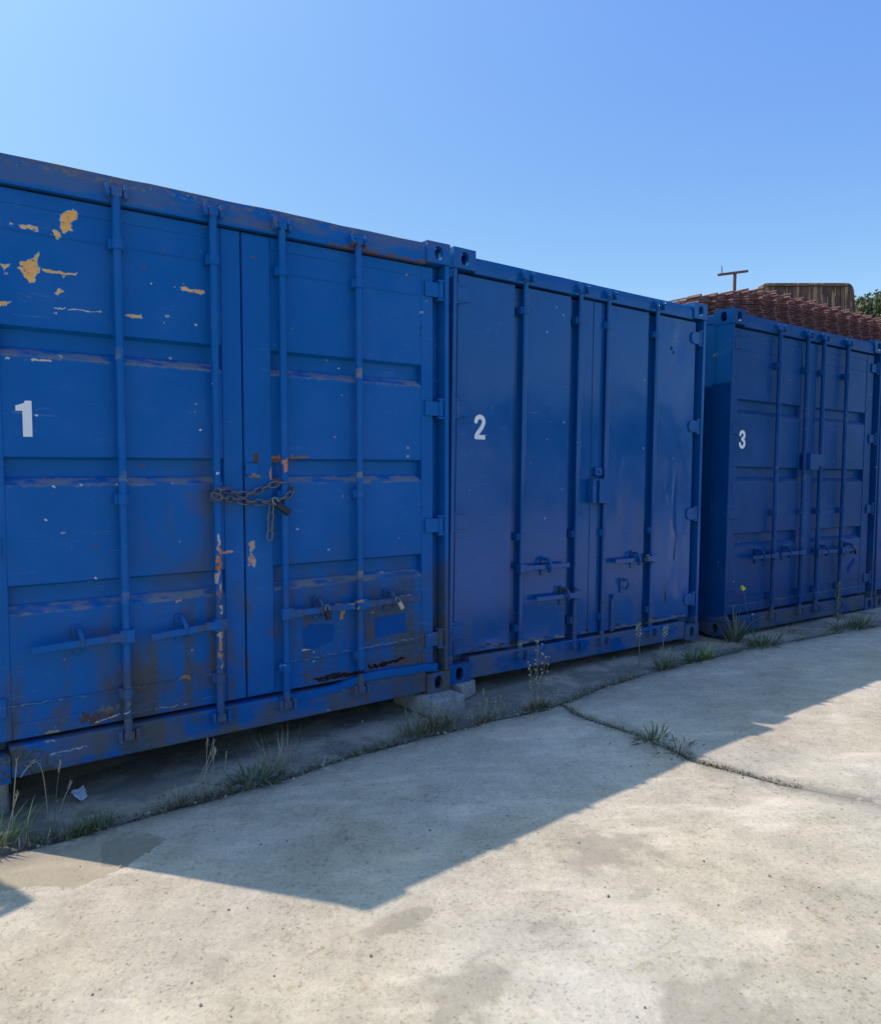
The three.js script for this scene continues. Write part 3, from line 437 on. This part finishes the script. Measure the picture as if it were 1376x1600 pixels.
subPart(c3.doors[1], 'lock_box', merge([box(1.10, 1.245, 1.345, 1.485, -.03, .05, .004), box(1.24, 1.37, 1.38, 1.48, -.03, .03, .004)]), paint3);
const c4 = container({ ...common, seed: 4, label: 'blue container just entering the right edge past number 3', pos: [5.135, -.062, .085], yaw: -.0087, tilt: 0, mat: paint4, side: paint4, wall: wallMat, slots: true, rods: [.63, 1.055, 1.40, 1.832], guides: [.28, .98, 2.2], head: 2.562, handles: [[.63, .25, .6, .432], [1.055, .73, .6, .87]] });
// the container left of the frame whose corner throws the small shadow at the lower left
const c0 = container({ ...common, seed: 5, label: 'blue container turned askew left of number 1', pos: [-3.215 - W * Math.cos(.28), -.2, -.75 + W * Math.sin(.28)], yaw: .28, mat: paint4, side: paint4, wall: wallMat, slots: true, rods: [.63, 1.055, 1.40, 1.832], guides: [.28, .98, 2.2], head: 2.562, handles: [[.63, .25, .6, .432], [1.055, .73, .6, .87]] });

// ------------------------------------------------------------------ chain, padlocks
function linkGeo(L, w, r) { // stadium ring in xy, long along x
  const pts = [], a = L / 2 - w / 2; for (let i = 0; i <= 8; i++) { const t = -Math.PI / 2 + Math.PI * i / 8; pts.push(new THREE.Vector3(a + w / 2 * Math.cos(t), w / 2 * Math.sin(t), 0)); } for (let i = 0; i <= 8; i++) { const t = Math.PI / 2 + Math.PI * i / 8; pts.push(new THREE.Vector3(-a + w / 2 * Math.cos(t), w / 2 * Math.sin(t), 0)); }
  return new THREE.TubeGeometry(new THREE.CatmullRomCurve3(pts, true), 28, r, 6, true);
}
{
  const g = thing('chain', 'grey steel chain looped round two locking bars of container 1', 'chain', [-W, 0, 0]), lg = linkGeo(.052, .026, .0042);
  const strands = [
    [[1.035, 1.185, .012], [1.05, 1.205, .034], [1.075, 1.21, .03], [1.10, 1.206, .0], [1.175, 1.184, -.012], [1.234, 1.189, -.012], [1.317, 1.222, -.008], [1.372, 1.237, .012], [1.395, 1.238, .034]],
    [[1.035, 1.185, .016], [1.045, 1.178, .034], [1.075, 1.167, .03], [1.14, 1.162, -.006], [1.204, 1.147, -.008], [1.315, 1.144, .004], [1.366, 1.158, .03], [1.405, 1.176, .036], [1.43, 1.195, .02], [1.43, 1.215, -.008], [1.41, 1.225, -.03]],
    [[1.325, 1.135, .014], [1.322, 1.06, .006], [1.316, .955, .004]]];
  let k = 0;
  for (const s of strands) { const c = new THREE.CatmullRomCurve3(s.map(p => new THREE.Vector3(...p))), n = Math.max(2, Math.round(c.getLength() / .041));
    for (let i = 0; i < n; i++) { const t = (i + .5) / n, p = c.getPointAt(t), d = c.getTangentAt(t); const m = add(g, 'link', lg, rustyChain); m.position.copy(p); m.quaternion.setFromUnitVectors(new THREE.Vector3(1, 0, 0), d).multiply(new THREE.Quaternion().setFromAxisAngle(new THREE.Vector3(1, 0, 0), (k++ % 2 ? 1.25 : .1) + .25 * (PERM[k * 37] - .5))); } }
  const pl = thing('padlock', 'dark long padlock hanging in the chain on container 1', 'padlock', [-W, 0, 0]);
  const body = new RoundedBoxGeometry(.085, .034, .028, 2, .008).rotateZ(-.62).translate(1.372, 1.112, .045);
  add(pl, 'body', body, darkSteel); add(pl, 'shackle', tube([[1.335, 1.128, .045], [1.318, 1.147, .045], [1.318, 1.163, .045], [1.333, 1.165, .045], [1.348, 1.146, .045]], .0055, 7, 16), galv);
  function padlock(label, x, y, z, rz, mat, parent) { const p = thing('padlock', label, 'padlock', [parent.g.position.x + x, parent.g.position.y + y, parent.g.position.z + z]); p.rotation.z = rz; add(p, 'body', new RoundedBoxGeometry(.03, .05, .022, 2, .006).translate(0, -.025, 0), mat); add(p, 'shackle', tube([[-.010, -.006, 0], [-.011, .018, 0], [0, .03, 0], [.011, .018, 0], [.010, -.006, 0]], .0045, 6, 14), galv); return p; }
  padlock('small pale padlock on the rightmost handle of container 1', 2.045, .575, .055, .5, brassMat, c1);
  padlock('dark round padlock on the third handle of container 1', 1.61, .575, .052, .1, darkSteel, c1);
  padlock('dark padlock on the right handle of container 2', 1.75, .655, .045, -1.1, darkSteel, c2);
  padlock('dark padlock on the rightmost handle of container 3', 1.975, .59, .055, .2, darkSteel, c3);
}
// ------------------------------------------------------------------ blocks, stones, scrap
const blockMat = (() => { const n = 256, d = new Uint8Array(n * n * 4); for (let j = 0; j < n; j++) for (let i = 0; i < n; i++) { let v = .33 + .16 * (fbm(i / 22, j / 22, 4) - .5) + .1 * (vn(i / 2, j / 2) - .5); if (vn(i / 4 + 9, j / 4) > .82) v *= .6; const k = (j * n + i) * 4; d[k] = enc(v); d[k + 1] = enc(v * .96); d[k + 2] = enc(v * .86); d[k + 3] = 255; } const t = dataTex(d, n, n, true, true); return new THREE.MeshStandardMaterial({ map: t, bumpMap: t, bumpScale: .006, roughness: .95 }); })();
function stoneGeo(w, h, d, seed, rough = .1, seg = 5) { const g = mergeVertices(new RoundedBoxGeometry(w, h, d, seg, Math.min(w, h, d) * .12).deleteAttribute('uv').deleteAttribute('normal')), p = g.attributes.position, s = Math.min(w, h, d), uv = []; for (let i = 0; i < p.count; i++) { const x = p.getX(i), y = p.getY(i), z = p.getZ(i), q = 1 + rough * (fbm(x / s * 2 + seed, (y + z) / s * 2 + seed * 3, 3) - .5); p.setXYZ(i, x * q, y * q, z * q); uv.push((x + z * .7) * 3, (y + z * .5) * 3); } g.setAttribute('uv', new THREE.Float32BufferAttribute(uv, 2)); g.computeVertexNormals(); return toCreasedNormals(nz(g), .6); }
function block(label, x, z, w, h, d, yTop, rot, seed, rough = .08, mat = blockMat, name = 'concrete_block', cat = 'block') { const m = add(scene, name, stoneGeo(w, h, d, seed, rough), mat); m.position.set(x, yTop - h / 2, z); m.rotation.y = rot; return tag(m, label, cat); }
block('grey concrete block under the right corner of container 1', -.105, -.06, .24, .10, .38, -.001, .06, 3, .14);
block('grey concrete block under the left corner of container 1', -2.36, -.34, .2, .2, .36, -.001, -.05, 8);
block('small buff stone under the left corner of container 2', .14, -.12, .17, .10, .18, .011, .4, 12, .2, blockMat, 'stone', 'stone');
{ // block bearing farther corners
  const white = new THREE.MeshStandardMaterial({ color: new THREE.Color(.62, .62, .64), roughness: .8, side: THREE.DoubleSide });
  const pos = [], idx = [], n = 9; for (let j = 0; j <= n; j++) for (let i = 0; i <= n; i++) { const u = i / n - .5, v = j / n - .5; pos.push(u * .10 * (1 - .5 * j / n), .045 * (1 - j / n) + .012 * (vn(i * .7, j * .7) - .5) + .018 * Math.abs(u), v * .06 + .016 * (vn(i * .6 + 9, j * .6) - .5)); }
  for (let j = 0; j < n; j++) for (let i = 0; i < n; i++) { const a = j * (n + 1) + i; idx.push(a, a + n + 1, a + 1, a + 1, a + n + 1, a + n + 2); }
  const m = add(scene, 'plastic_scrap', custom(pos, idx), white); m.position.set(-2.0, yg(-2.0, -.08) + .01, -.08); m.rotation.y = .5; m.scale.setScalar(.8); tag(m, 'crumpled scrap of white plastic below container 1', 'litter');
}
// ------------------------------------------------------------------ weeds
const leafMat = new THREE.MeshPhysicalMaterial({ vertexColors: true, roughness: .75, side: THREE.DoubleSide, transmission: 0 });
class Veg {
  constructor(seed) { this.r = rng(seed); this.p = []; this.c = []; this.i = []; }
  rnd(a, b) { return a + (b - a) * this.r(); }
  col(c) { const k = this.rnd(.75, 1.25); return [c[0] * k, c[1] * k * this.rnd(.93, 1.07), c[2] * k]; }
  // curved blade from b, heading az, length L, width w, lean 0..1.5, bend
  blade(b, az, L, w, lean, bend, c, fold = 0) {
    const n = 6, cc = this.col(c), s0 = this.p.length / 3, ca = Math.cos(az), sa = Math.sin(az); let x = 0, y = 0, a = lean; const st = L / n, tip = this.rnd(.9, 1.25);
    for (let k = 0; k <= n; k++) { const t = k / n, ww = w * (t < .25 ? .55 + 1.8 * t : 1 - Math.pow((t - .25) / .75, 1.6)) * .5 + .0002; const px = b[0] + ca * x, pz = b[2] + sa * x, py = b[1] + y; this.p.push(px - sa * ww, py + fold * ww, pz + ca * ww, px + sa * ww, py + fold * ww, pz - ca * ww); const f = mix(1, tip, t); for (let q = 0; q < 2; q++) this.c.push(cc[0] * f, cc[1] * f, cc[2] * f); x += st * Math.sin(a); y += st * Math.cos(a); a += bend / n; }
    for (let k = 0; k < n; k++) { const q = s0 + 2 * k; this.i.push(q, q + 2, q + 1, q + 1, q + 2, q + 3); }
    return [b[0] + ca * x, b[1] + y, b[2] + sa * x];
  }
  stem(pts, r, c) { const g = tube(pts, r, 5, pts.length * 3), n = this.p.length / 3, q = this.col(c); this.p.push(...g.attributes.position.array); for (let k = 0; k < g.attributes.position.count; k++) this.c.push(...q); for (const v of g.index.array) this.i.push(v + n); }
  blob(x, y, z, r, c, sy = 1) { const g = new THREE.IcosahedronGeometry(r, 1), a = g.attributes.position, n = this.p.length / 3, q = this.col(c); for (let k = 0; k < a.count; k++) { this.p.push(x + a.getX(k), y + sy * a.getY(k), z + a.getZ(k)); this.c.push(...q); this.i.push(n + k); } }
  geo() { const g = new THREE.BufferGeometry(); g.setAttribute('position', new THREE.Float32BufferAttribute(this.p, 3)); g.setAttribute('color', new THREE.Float32BufferAttribute(this.c, 3)); g.setIndex(this.i); g.computeVertexNormals(); return g; }
  place(name, label, x, z, cat = 'weed', group) { const m = add(scene, name, this.geo(), leafMat); m.position.set(x, yg(x, z) - .012, z); m.scale.setScalar(this.k || 1); return tag(m, label, cat, group); }
}
const GR = [.175, .195, .09], DG = [.125, .15, .075], DRY = [.36, .30, .19], STRAW = [.48, .40, .25], OLIVE = [.17, .17, .085], YG = [.26, .30, .09], GY = [.16, .18, .12];
function tuft(seed, n, L, sp, cols, lean = .5, w = .006, len = .28) { const v = new Veg(seed); n *= 1.9; L *= 1.1; for (let k = 0; k < n; k++) { const az = v.rnd(0, 6.283), d = sp * Math.sqrt(v.r()); v.blade([d * Math.cos(az) + v.rnd(-len, len) * .5, 0, d * Math.sin(az) * .6], az + v.rnd(-.8, .8), L * v.rnd(.45, 1.1), w * v.rnd(.6, 1.3), v.rnd(.05, lean), v.rnd(.2, 1.3), cols[Math.floor(v.r() * cols.length)]); } return v; }
function leafy(seed, n, L, w, cols, up = .9, sp = .02) { const v = new Veg(seed); n *= 2.2; w *= .8; for (let k = 0; k < n; k++) { const az = k * 2.4 + v.rnd(-.4, .4), e = v.rnd(0, sp) + .02 * v.r(); v.blade([e * Math.cos(az) * 1.8, v.rnd(0, .03), e * Math.sin(az)], az, L * v.rnd(.35, 1.2), w * v.rnd(.5, 1.25), v.rnd(up * .2, up * 1.15), v.rnd(-.3, 1.2), cols[Math.floor(v.r() * cols.length)], .25); } return v; }
function stalk(v, x, z, h, lx, lz, r, c, head) { const top = [x + lx, h, z + lz]; v.stem([[x, 0, z], [x + lx * .3, h * .4, z + lz * .3], [x + lx * .65, h * .75, z + lz * .65], top], r, c); if (head === 'seed') for (let k = 0; k < 16; k++) { const t = k / 16, y = h - .05 * t * (h / .3); v.blade([x + lx * (1 - .2 * t), y, z + lz * (1 - .2 * t)], v.rnd(0, 6.28), .022, .004, v.rnd(.1, .5), .1, STRAW); } return top; }
{
  // sunlit grass at the left edge, with bent seed heads
  let v = tuft(11, 46, .17, .07, [YG, YG, GR, STRAW], .7, .008, .16); stalk(v, .05, -.02, .33, .03, -.02, .0022, STRAW, 'seed'); stalk(v, .02, .03, .22, .05, .01, .002, STRAW, 'seed');
  v.place('grass_tuft', 'yellow-green sunlit grass tuft with tall seed heads at the left edge', -2.345, .16);
  v = new Veg(12); v.stem([[0, 0, 0], [-.005, .12, 0], [-.02, .25, 0], [-.04, .29, .01], [-.07, .28, .02], [-.10, .24, .02]], .002, STRAW); for (let k = 0; k < 22; k++) v.blade([-.02 - .05 * k / 22, .27 + .02 * Math.sin(k / 7), .01], v.rnd(0, 6.28), .022, .005, v.rnd(.6, 1.6), .3, STRAW); stalk(v, .02, .01, .26, .03, 0, .0015, GY, 'seed'); stalk(v, .03, 0, .17, .06, .02, .0014, STRAW, 'seed');
  v.place('dry_stalk', 'thin dry stalks with one drooping head before container 1', -2.15, .06);
  tuft(13, 70, .10, .05, [GR, DG, GR, OLIVE], .8, .007, .16).place('grass_tuft', 'green grass tuft beside the dark concrete patch', -2.03, .27);
  tuft(14, 46, .065, .05, [OLIVE, DRY, DG], 1, .006, .18).place('grass_tuft', 'low olive weeds behind the brown concrete patch', -2.2, .235);
  tuft(15, 60, .11, .05, [DRY, OLIVE, OLIVE, [.2, .17, .11]], .9, .0045, .22).place('grass_tuft', 'brownish withered tuft left of the green leafy weed', -1.61, .285);
  leafy(16, 42, .10, .017, [DG, GR, DG], 1.15, .07).place('weed', 'dark green leafy weed before the middle of container 1', -1.33, .285);
  v = tuft(17, 44, .19, .05, [DRY, [.30, .25, .18], STRAW], .4, .0022, .12); v.place('dry_grass', 'wispy pale dry grass behind the leafy green weed', -1.2, .22);
  v = new Veg(18); for (let k = 0; k < 6; k++) stalk(v, v.rnd(-.1, .1), v.rnd(-.05, .05), v.rnd(.10, .22), v.rnd(0, .09), 0, .0013, STRAW, 'seed'); v.place('dry_stalk', 'sparse dry stalks with tiny heads under container 1', -1.46, .13);
  tuft(19, 46, .06, .04, [GY, DG, OLIVE], 1.1, .007, .24).place('weed', 'low grey-green weed in the joint left of the block', -.68, .30);
  v = tuft(20, 110, .15, .07, [OLIVE, GY, DRY, GR, [.2, .2, .1]], .75, .006, .26); v.place('grass_tuft', 'thick olive grass clump growing before the concrete block', -.33, .28);
  v = new Veg(21); for (let k = 0; k < 9; k++) stalk(v, v.rnd(-.16, .12), v.rnd(-.05, .05), v.rnd(.06, .16), v.rnd(-.05, .04), 0, .0012, STRAW, 'seed'); v.place('dry_stalk', 'short pale stalks right of the concrete block', .02, .33);
  tuft(22, 60, .08, .05, [DRY, OLIVE, [.2, .16, .1]], .9, .004, .24).place('dry_grass', 'brown dry grass in the joint before container 2', .0, .36);
  // tall weed
  v = tuft(23, 50, .10, .04, [DRY, OLIVE, [.16, .13, .08]], .8, .005, .12); for (const [a, h, lx] of [[0, .40, .0], [.015, .30, .05], [-.02, .27, -.04]]) { const t = stalk(v, a, 0, h, lx, 0, .0024, [.26, .22, .15]); for (let k = 0; k < 9; k++) { const y = h * (.35 + .07 * k), s = k % 2 ? 1 : -1; v.stem([[a + lx * y / h, y, 0], [a + lx * y / h + s * .016, y + .02, .006], [a + lx * y / h + s * .026, y + .045, .01]], .0011, [.26, .22, .15]); v.blob(a + lx * y / h + s * .026, y + .048, .01, .0055, [.42, .38, .3]); } v.blob(t[0], t[1], t[2], .007, [.42, .38, .3]); }
  v.place('tall_weed', 'tall dry branching weed standing before container 2', .33, .40);
  v = leafy(24, 34, .13, .012, [GY, GR, OLIVE], .85, .03); v.place('weed', 'grey-green leafy weed before the right door of container 2', 1.58, .33);
  for (const [a, lx, h, sd, lab] of [[1.51, -.02, .30, 241, 'taller dry flower stem behind the grey-green weed'], [1.74, .05, .25, 242, 'shorter dry flower stem right of the grey-green weed']]) { v = new Veg(sd); const t = stalk(v, 0, 0, h, lx, 0, .0028, [.3, .27, .18]); for (let k = 0; k < 16; k++) { const f = 1 - .3 * k / 16, q = k * 2.4, bx = lx * (f * .9 + .05), by = h * f; const ex = bx + .016 * Math.cos(q), ez = .014 * Math.sin(q); v.stem([[bx, by - .008, 0], [(bx + ex) / 2, by, ez / 2], [ex, by + .006, ez]], .0012, [.3, .27, .18]); v.blob(ex, by + .008, ez, .0065, [.42, .40, .30]); } v.place('dry_stalk', lab, a, .17); }
  leafy(25, 24, .08, .024, [GR, DG, [.12, .17, .05]], 1.2, .035).place('weed', 'low round-leaved green weed beside the yellow one', 1.86, .33);
  leafy(26, 14, .075, .03, [YG, [.26, .30, .09]], .8, .03).place('weed', 'small yellow-green plant in the joint before container 2', 2.03, .33);
  leafy(27, 26, .26, .020, [GR, GY, GY, [.18, .2, .12]], .75, .03).place('weed', 'long-leaved plant at the left foot of container 3', 2.70, .13);
  v = new Veg(28); v.stem([[.16, 0, 0], [.08, .16, 0], [.01, .34, 0], [-.02, .42, 0]], .003, GY); const Yl = [.80, .62, .02]; for (let k = 0; k < 26; k++) v.blade([-.02, .42, 0], k * .7, .034, .011, v.rnd(.3, 1.5), .3, Yl); v.blob(-.02, .424, 0, .016, Yl); v.stem([[.17, 0, .02], [.12, .12, .02], [.095, .2, .02]], .0028, GY); for (let k = 0; k < 18; k++) v.blade([.095, .2, .02], k * .7, .018, .006, v.rnd(.2, 1.2), .2, [.75, .6, .1]);
  v.place('flowering_weed', 'slender stalks with bright yellow flowers before container 3', 2.80, .14, 'flower');
  leafy(29, 46, .12, .016, [GY, GR, OLIVE], 1.15, .08).place('weed', 'grey-green rosette in the joint before container 3', 2.72, .36);
  v = leafy(30, 14, .09, .014, [GR, GY], 1.1, .03); v.stem([[0, 0, 0], [0, .2, 0], [.02, .42, 0]], .004, GY); for (let k = 0; k < 44; k++) { const t = .2 + .8 * k / 44; v.blade([.02 * t, .42 * t, 0], k * 2.4, .075 * (1.25 - t * .7), .012, .7, .3, [.17, .2, .14]); } v.place('tall_weed', 'tall pale fern-like weed before the right door of container 3', 3.72, .42);
  leafy(31, 44, .13, .014, [GR, GY, DG], .9, .08).place('weed', 'leafy green clump right of the fern-like weed', 3.98, .47);
  leafy(32, 20, .08, .016, [DG, GR], 1.1, .05).place('weed', 'small green weed in the cross joint inside the shade', .36, 1.19);
  leafy(33, 26, .045, .009, [OLIVE, [.14, .11, .07]], 1.4, .08).place('weed', 'flat withered weed in the cross joint near the shadow edge', .325, 1.36);
  { const q = new Veg(34); for (let k = 0; k < 230; k++) { const t = q.r(), z = mix(-.24, .2, t); q.blade([.0 + .035 * (q.r() - .5) * 2 * (1 - Math.abs(t - .6)), 0, z], q.rnd(0, 6.28), q.rnd(.012, .035), .006, q.rnd(.7, 1.5), .3, [OLIVE, GY, [.16, .17, .09]][k % 3]); } q.place('mat_weed', 'sunlit mat of grey-green weed along the cross joint', .315, 1.66); }
  tuft(35, 34, .05, .04, [DRY, OLIVE], 1, .004, .2).place('dry_grass', 'thin dry grass where the two joints meet', .70, .40);
  tuft(36, 30, .05, .03, [DG, OLIVE, GY], 1, .006, .3).place('weed', 'low thin weed in the joint right of the rosette', 3.12, .44);
  tuft(37, 30, .10, .05, [DRY, STRAW], .6, .002, .3).place('dry_grass', 'few pale straws lying along the foot of container 3', 3.35, .22);
  tuft(38, 36, .05, .04, [OLIVE, DRY, DG], 1.1, .005, .4).place('weed', 'thin line of weeds left of the joint corner', .48, .43);
  tuft(39, 34, .055, .04, [[.2, .16, .1], OLIVE, DRY], 1.1, .005, .4).place('dry_grass', 'brown withered strip in the joint below number 2', 1.15, .35);
  tuft(40, 34, .05, .04, [OLIVE, DRY, DG], 1.1, .005, .4).place('weed', 'thin strip of weeds in the joint before the chain', -.98, .32);
}
// moss, straw and grit nobody could count
{
  const v = new Veg(77); for (let k = 0; k < 15000; k++) { const on2 = k % 5 === 0; let x, z; if (on2) { z = .45 + 1.5 * v.r(); x = j2(z) + .03 * (v.r() + v.r() - 1); } else { x = -2.6 + 7.8 * v.r(); z = j1(x) + .075 * (v.r() + v.r() - 1) - .01; } if (fbm(x * 2.6, z + 7, 3) < .44) continue; v.blade([x, yg(x, z) - .008, z], v.rnd(0, 6.28), v.rnd(.008, .034), v.rnd(.0016, .004), v.rnd(.5, 1.5), v.rnd(0, 1), [OLIVE, DRY, [.13, .10, .06], [.09, .08, .05]][k % 4]); }
  const m = add(scene, 'joint_moss', v.geo(), leafMat); tag(m, 'brown moss and dry litter along the slab joints', 'moss', null, 'stuff');
  const n = 2600, g = new THREE.IcosahedronGeometry(1, 0), im = new THREE.InstancedMesh(g, new THREE.MeshStandardMaterial({ roughness: .95 }), n), r = rng(91), M = new THREE.Matrix4(), q = new THREE.Quaternion(), c = new THREE.Color();
  for (let k = 0; k < n; k++) { const far = r() < .22, x = -2.7 + 7.6 * r(), z = far ? .3 + 2.6 * r() : j1(x) - .5 * Math.pow(r(), 1.5) + .04, s = (far ? .0022 : .003) * (.5 + 2.2 * Math.pow(r(), 4)); q.setFromEuler(new THREE.Euler(r() * 6, r() * 6, r() * 6)); M.compose(new THREE.Vector3(x, yg(x, z) + s * .4, z), q, new THREE.Vector3(s * 1.3, s * .8, s)); im.setMatrixAt(k, M); const w = .14 + .36 * r(); im.setColorAt(k, c.setRGB(w * 1.1, w * .93, w * .68)); }
  im.name = 'grit'; im.castShadow = im.receiveShadow = true; scene.add(im); tag(im, 'fine grit and crumbs scattered over the concrete', 'grit', null, 'stuff');
}
// ------------------------------------------------------------------ on the roofs: stacked mesh sheets, post, skip
const rust = (() => { const n = 256, d = new Uint8Array(n * n * 4); for (let j = 0; j < n; j++) for (let i = 0; i < n; i++) { const a = fbm(i / 26, j / 26, 4), b = vn(i / 2.5, j / 2.5), k = (j * n + i) * 4; const q = ss(.42, .6, a); const y = ss(.60, .66, fbm(i / 14 + 80, j / 30, 4)); d[k] = enc(mix(mix(.11, .20, q), .42, y) * (.8 + .4 * b)); d[k + 1] = enc(mix(mix(.060, .10, q), .27, y) * (.8 + .4 * b)); d[k + 2] = enc(mix(mix(.045, .06, q), .13, y) * (.8 + .4 * b)); d[k + 3] = 255; } const t = dataTex(d, n, n, true, true); return new THREE.MeshStandardMaterial({ map: t, roughness: .9, metalness: 0 }); })();
const redRust = new THREE.MeshStandardMaterial({ color: new THREE.Color(.23, .095, .075), roughness: .85 }), redRust2 = new THREE.MeshStandardMaterial({ color: new THREE.Color(.31, .15, .115), roughness: .85 });
{
  const roofY = x => 2.545 - .0302 - .0128 * (x - 2.66), N = 20, r = rng(55);
  for (let k = 0; k < N; k++) {
    const L = [], x0 = 2.86 + .06 * r(), x1 = 8.6 + .4 * r(), z0 = -.31 + .03 * (r() - .5), z1 = -1.35 + .1 * (r() - .5), ph = .014 * (r() - .5);
    const sag = x => .008 * (vn(x * 1.3 + k * 3, k) - .5) + .005 * (vn(x * 5 + k * 7, 2) - .5) - k * .0105 * (1 - ss(2.6, 3.9, x));
    for (let b = 0; b < 9; b++) { const z = b < 2 ? z0 - .075 - .04 * b : mix(z0 - .15, z1 + .05, (b - 2) / 6); const pts = []; for (let q = 0; q <= 26; q++) { const x = mix(x0, x1, q / 26); pts.push([x, sag(x), z]); } L.push(tube(pts, b < 2 ? .0095 : .0065, 5, 52)); }
    for (let x = 2.80 + ph; x < x1; x += .225) { const dy = .010 + sag(x), jx = .014 * (r() - .5); L.push(cyl([x + jx, dy + .006 * (r() - .5), z0 + .02 * (r() - .5)], [x + jx, dy, z0 - .13], .0095, .0085, 6), cyl([x + jx, dy, z0 - .12], [x + jx, dy, z1], .004, .004, 4)); }
    const m = add(scene, 'mesh_sheet', merge(L), k % 3 ? redRust : redRust2); m.position.set(0, roofY(4.2) + .004 + k * .0225, 0); m.rotation.z = -.004;
    tag(m, 'rusty welded mesh sheet in the stack on the roof of container 3', 'mesh sheet', 'rusty mesh sheets stacked on the roofs');
  }
  const t = thing('steel_post', 'rust-brown T-shaped steel post rising behind the mesh stack', 'post', [4.31, 2.52, -1.0]);
  add(t, 'upright', cyl([0, 0, 0], [.01, .76, 0], .018, .016, 8), redRust); add(t, 'crossbar', merge([box(-.27, .23, -.012, .012, -.014, .014, .003).rotateZ(.22).translate(.0, .76, 0)]), redRust); add(t, 'spike', cyl([-.21, .71, 0], [-.215, .80, 0], .005, .004, 6), darkSteel);
  // shallow steel tank standing on edge on container 4, face towards the yard
  const sk = thing('steel_tank', 'rust-brown flat steel tank standing on edge behind the mesh stack', 'tank', [7.04, 2.49, -1.70]); sk.rotation.y = -.63;
  const sh = new THREE.Shape(); sh.moveTo(-.60, 0); sh.lineTo(.66, 0); sh.lineTo(.565, 1.10); sh.quadraticCurveTo(.55, 1.195, .48, 1.20); sh.lineTo(-.56, 1.20); sh.quadraticCurveTo(-.60, 1.195, -.595, 1.14); sh.lineTo(-.56, 1.06); sh.closePath();
  const eg = new THREE.ExtrudeGeometry(sh, { depth: .16, bevelEnabled: true, bevelSize: .012, bevelThickness: .012, bevelSegments: 2 }).translate(0, 0, -.16), up = eg.attributes.position, uu = eg.attributes.uv; for (let i = 0; i < up.count; i++) uu.setXY(i, (up.getX(i) + up.getZ(i)) * 1.6, up.getY(i) * .35);
  add(sk, 'shell', eg, rust); add(sk, 'rim', box(-.575, .48, 1.165, 1.185, .010, .035, .006), rust); add(sk, 'seam', box(.40, .415, .05, 1.16, .010, .026, .004), rust);
}
// ------------------------------------------------------------------ trees
const barkMat = new THREE.MeshStandardMaterial({ color: new THREE.Color(.10, .075, .05), roughness: 1 });
function tree(label, x, z, h, rad, leaf, n, seed, cols, group) {
  const r = rng(seed), t = thing('tree', label, 'tree', [x, -.1, z], group), L = [cyl([0, 0, 0], [.1, h * .45, 0], h * .035, h * .022, 8)], clumps = [];
  for (let k = 0; k < 26; k++) { const a = r() * 6.283, e = Math.pow(r(), .6), y = h * (.38 + .56 * r()), s = Math.sqrt(Math.max(.05, 1 - Math.pow((y / h - .62) / .40, 2))); clumps.push([rad * s * e * Math.cos(a), y, rad * s * e * Math.sin(a), rad * (.24 + .22 * r())]); if (k < 9) L.push(cyl([.1 * .8, h * (.3 + .1 * r()), 0], [clumps[k][0], clumps[k][1], clumps[k][2]], h * .012, h * .004, 5)); }
  add(t, 'trunk', merge(L), barkMat);
  const P = [], Cc = [], I = []; for (let k = 0; k < n; k++) { const c = clumps[k % clumps.length]; let a = r() * 6.283, u = 2 * r() - 1, q = Math.pow(r(), .4) * c[3]; const px = c[0] + q * Math.sqrt(1 - u * u) * Math.cos(a), py = c[1] + q * u * .8, pz = c[2] + q * Math.sqrt(1 - u * u) * Math.sin(a); const e = new THREE.Euler(r() * 6, r() * 6, r() * 6), s = leaf * (.6 + .8 * r()), col = cols[Math.floor(r() * cols.length)], kk = .75 + .5 * r(), b = P.length / 3; for (const [vx, vy] of [[-.5, 0], [0, -.28], [.5, 0], [0, .28]]) { const w = new THREE.Vector3(vx * s, vy * s, .06 * s * (vx ? 1 : -1)).applyEuler(e); P.push(px + w.x, py + w.y, pz + w.z); Cc.push(col[0] * kk, col[1] * kk, col[2] * kk); } I.push(b, b + 1, b + 2, b, b + 2, b + 3); }
  const g = new THREE.BufferGeometry(); g.setAttribute('position', new THREE.Float32BufferAttribute(P, 3)); g.setAttribute('color', new THREE.Float32BufferAttribute(Cc, 3)); g.setIndex(I); g.computeVertexNormals(); add(t, 'crown', g, leafMat);
}
tree('green leafy tree rising behind the skip at the right edge', 25.8, -7.9, 8.1, 3.3, .15, 26000, 201, [[.08, .12, .035], [.06, .10, .03], [.14, .16, .05]]);
tree('grey-green tree behind the skip, farther left', 25.2, -9.6, 7.4, 2.2, .14, 14000, 202, [[.08, .10, .05], [.07, .09, .04], [.2, .19, .07]]);
for (let k = 0; k < 9; k++) tree('dark leafy tree across the yard behind the viewpoint', -10 + 8.5 * k + 2 * PERM[k * 41], 25 + 4 * PERM[k * 43], 4.2 + 1.6 * PERM[k * 47], 3.6, .6, 1500, 300 + k, [[.05, .085, .03], [.04, .07, .025]], 'trees across the yard');

const renderer = new THREE.WebGLRenderer({ antialias: true });
renderer.setSize(880, 1024);
renderer.toneMapping = THREE.LinearToneMapping;
renderer.toneMappingExposure = EXPOSURE;
renderer.shadowMap.enabled = true; renderer.shadowMap.type = THREE.PCFSoftShadowMap;
renderer.render(scene, camera);
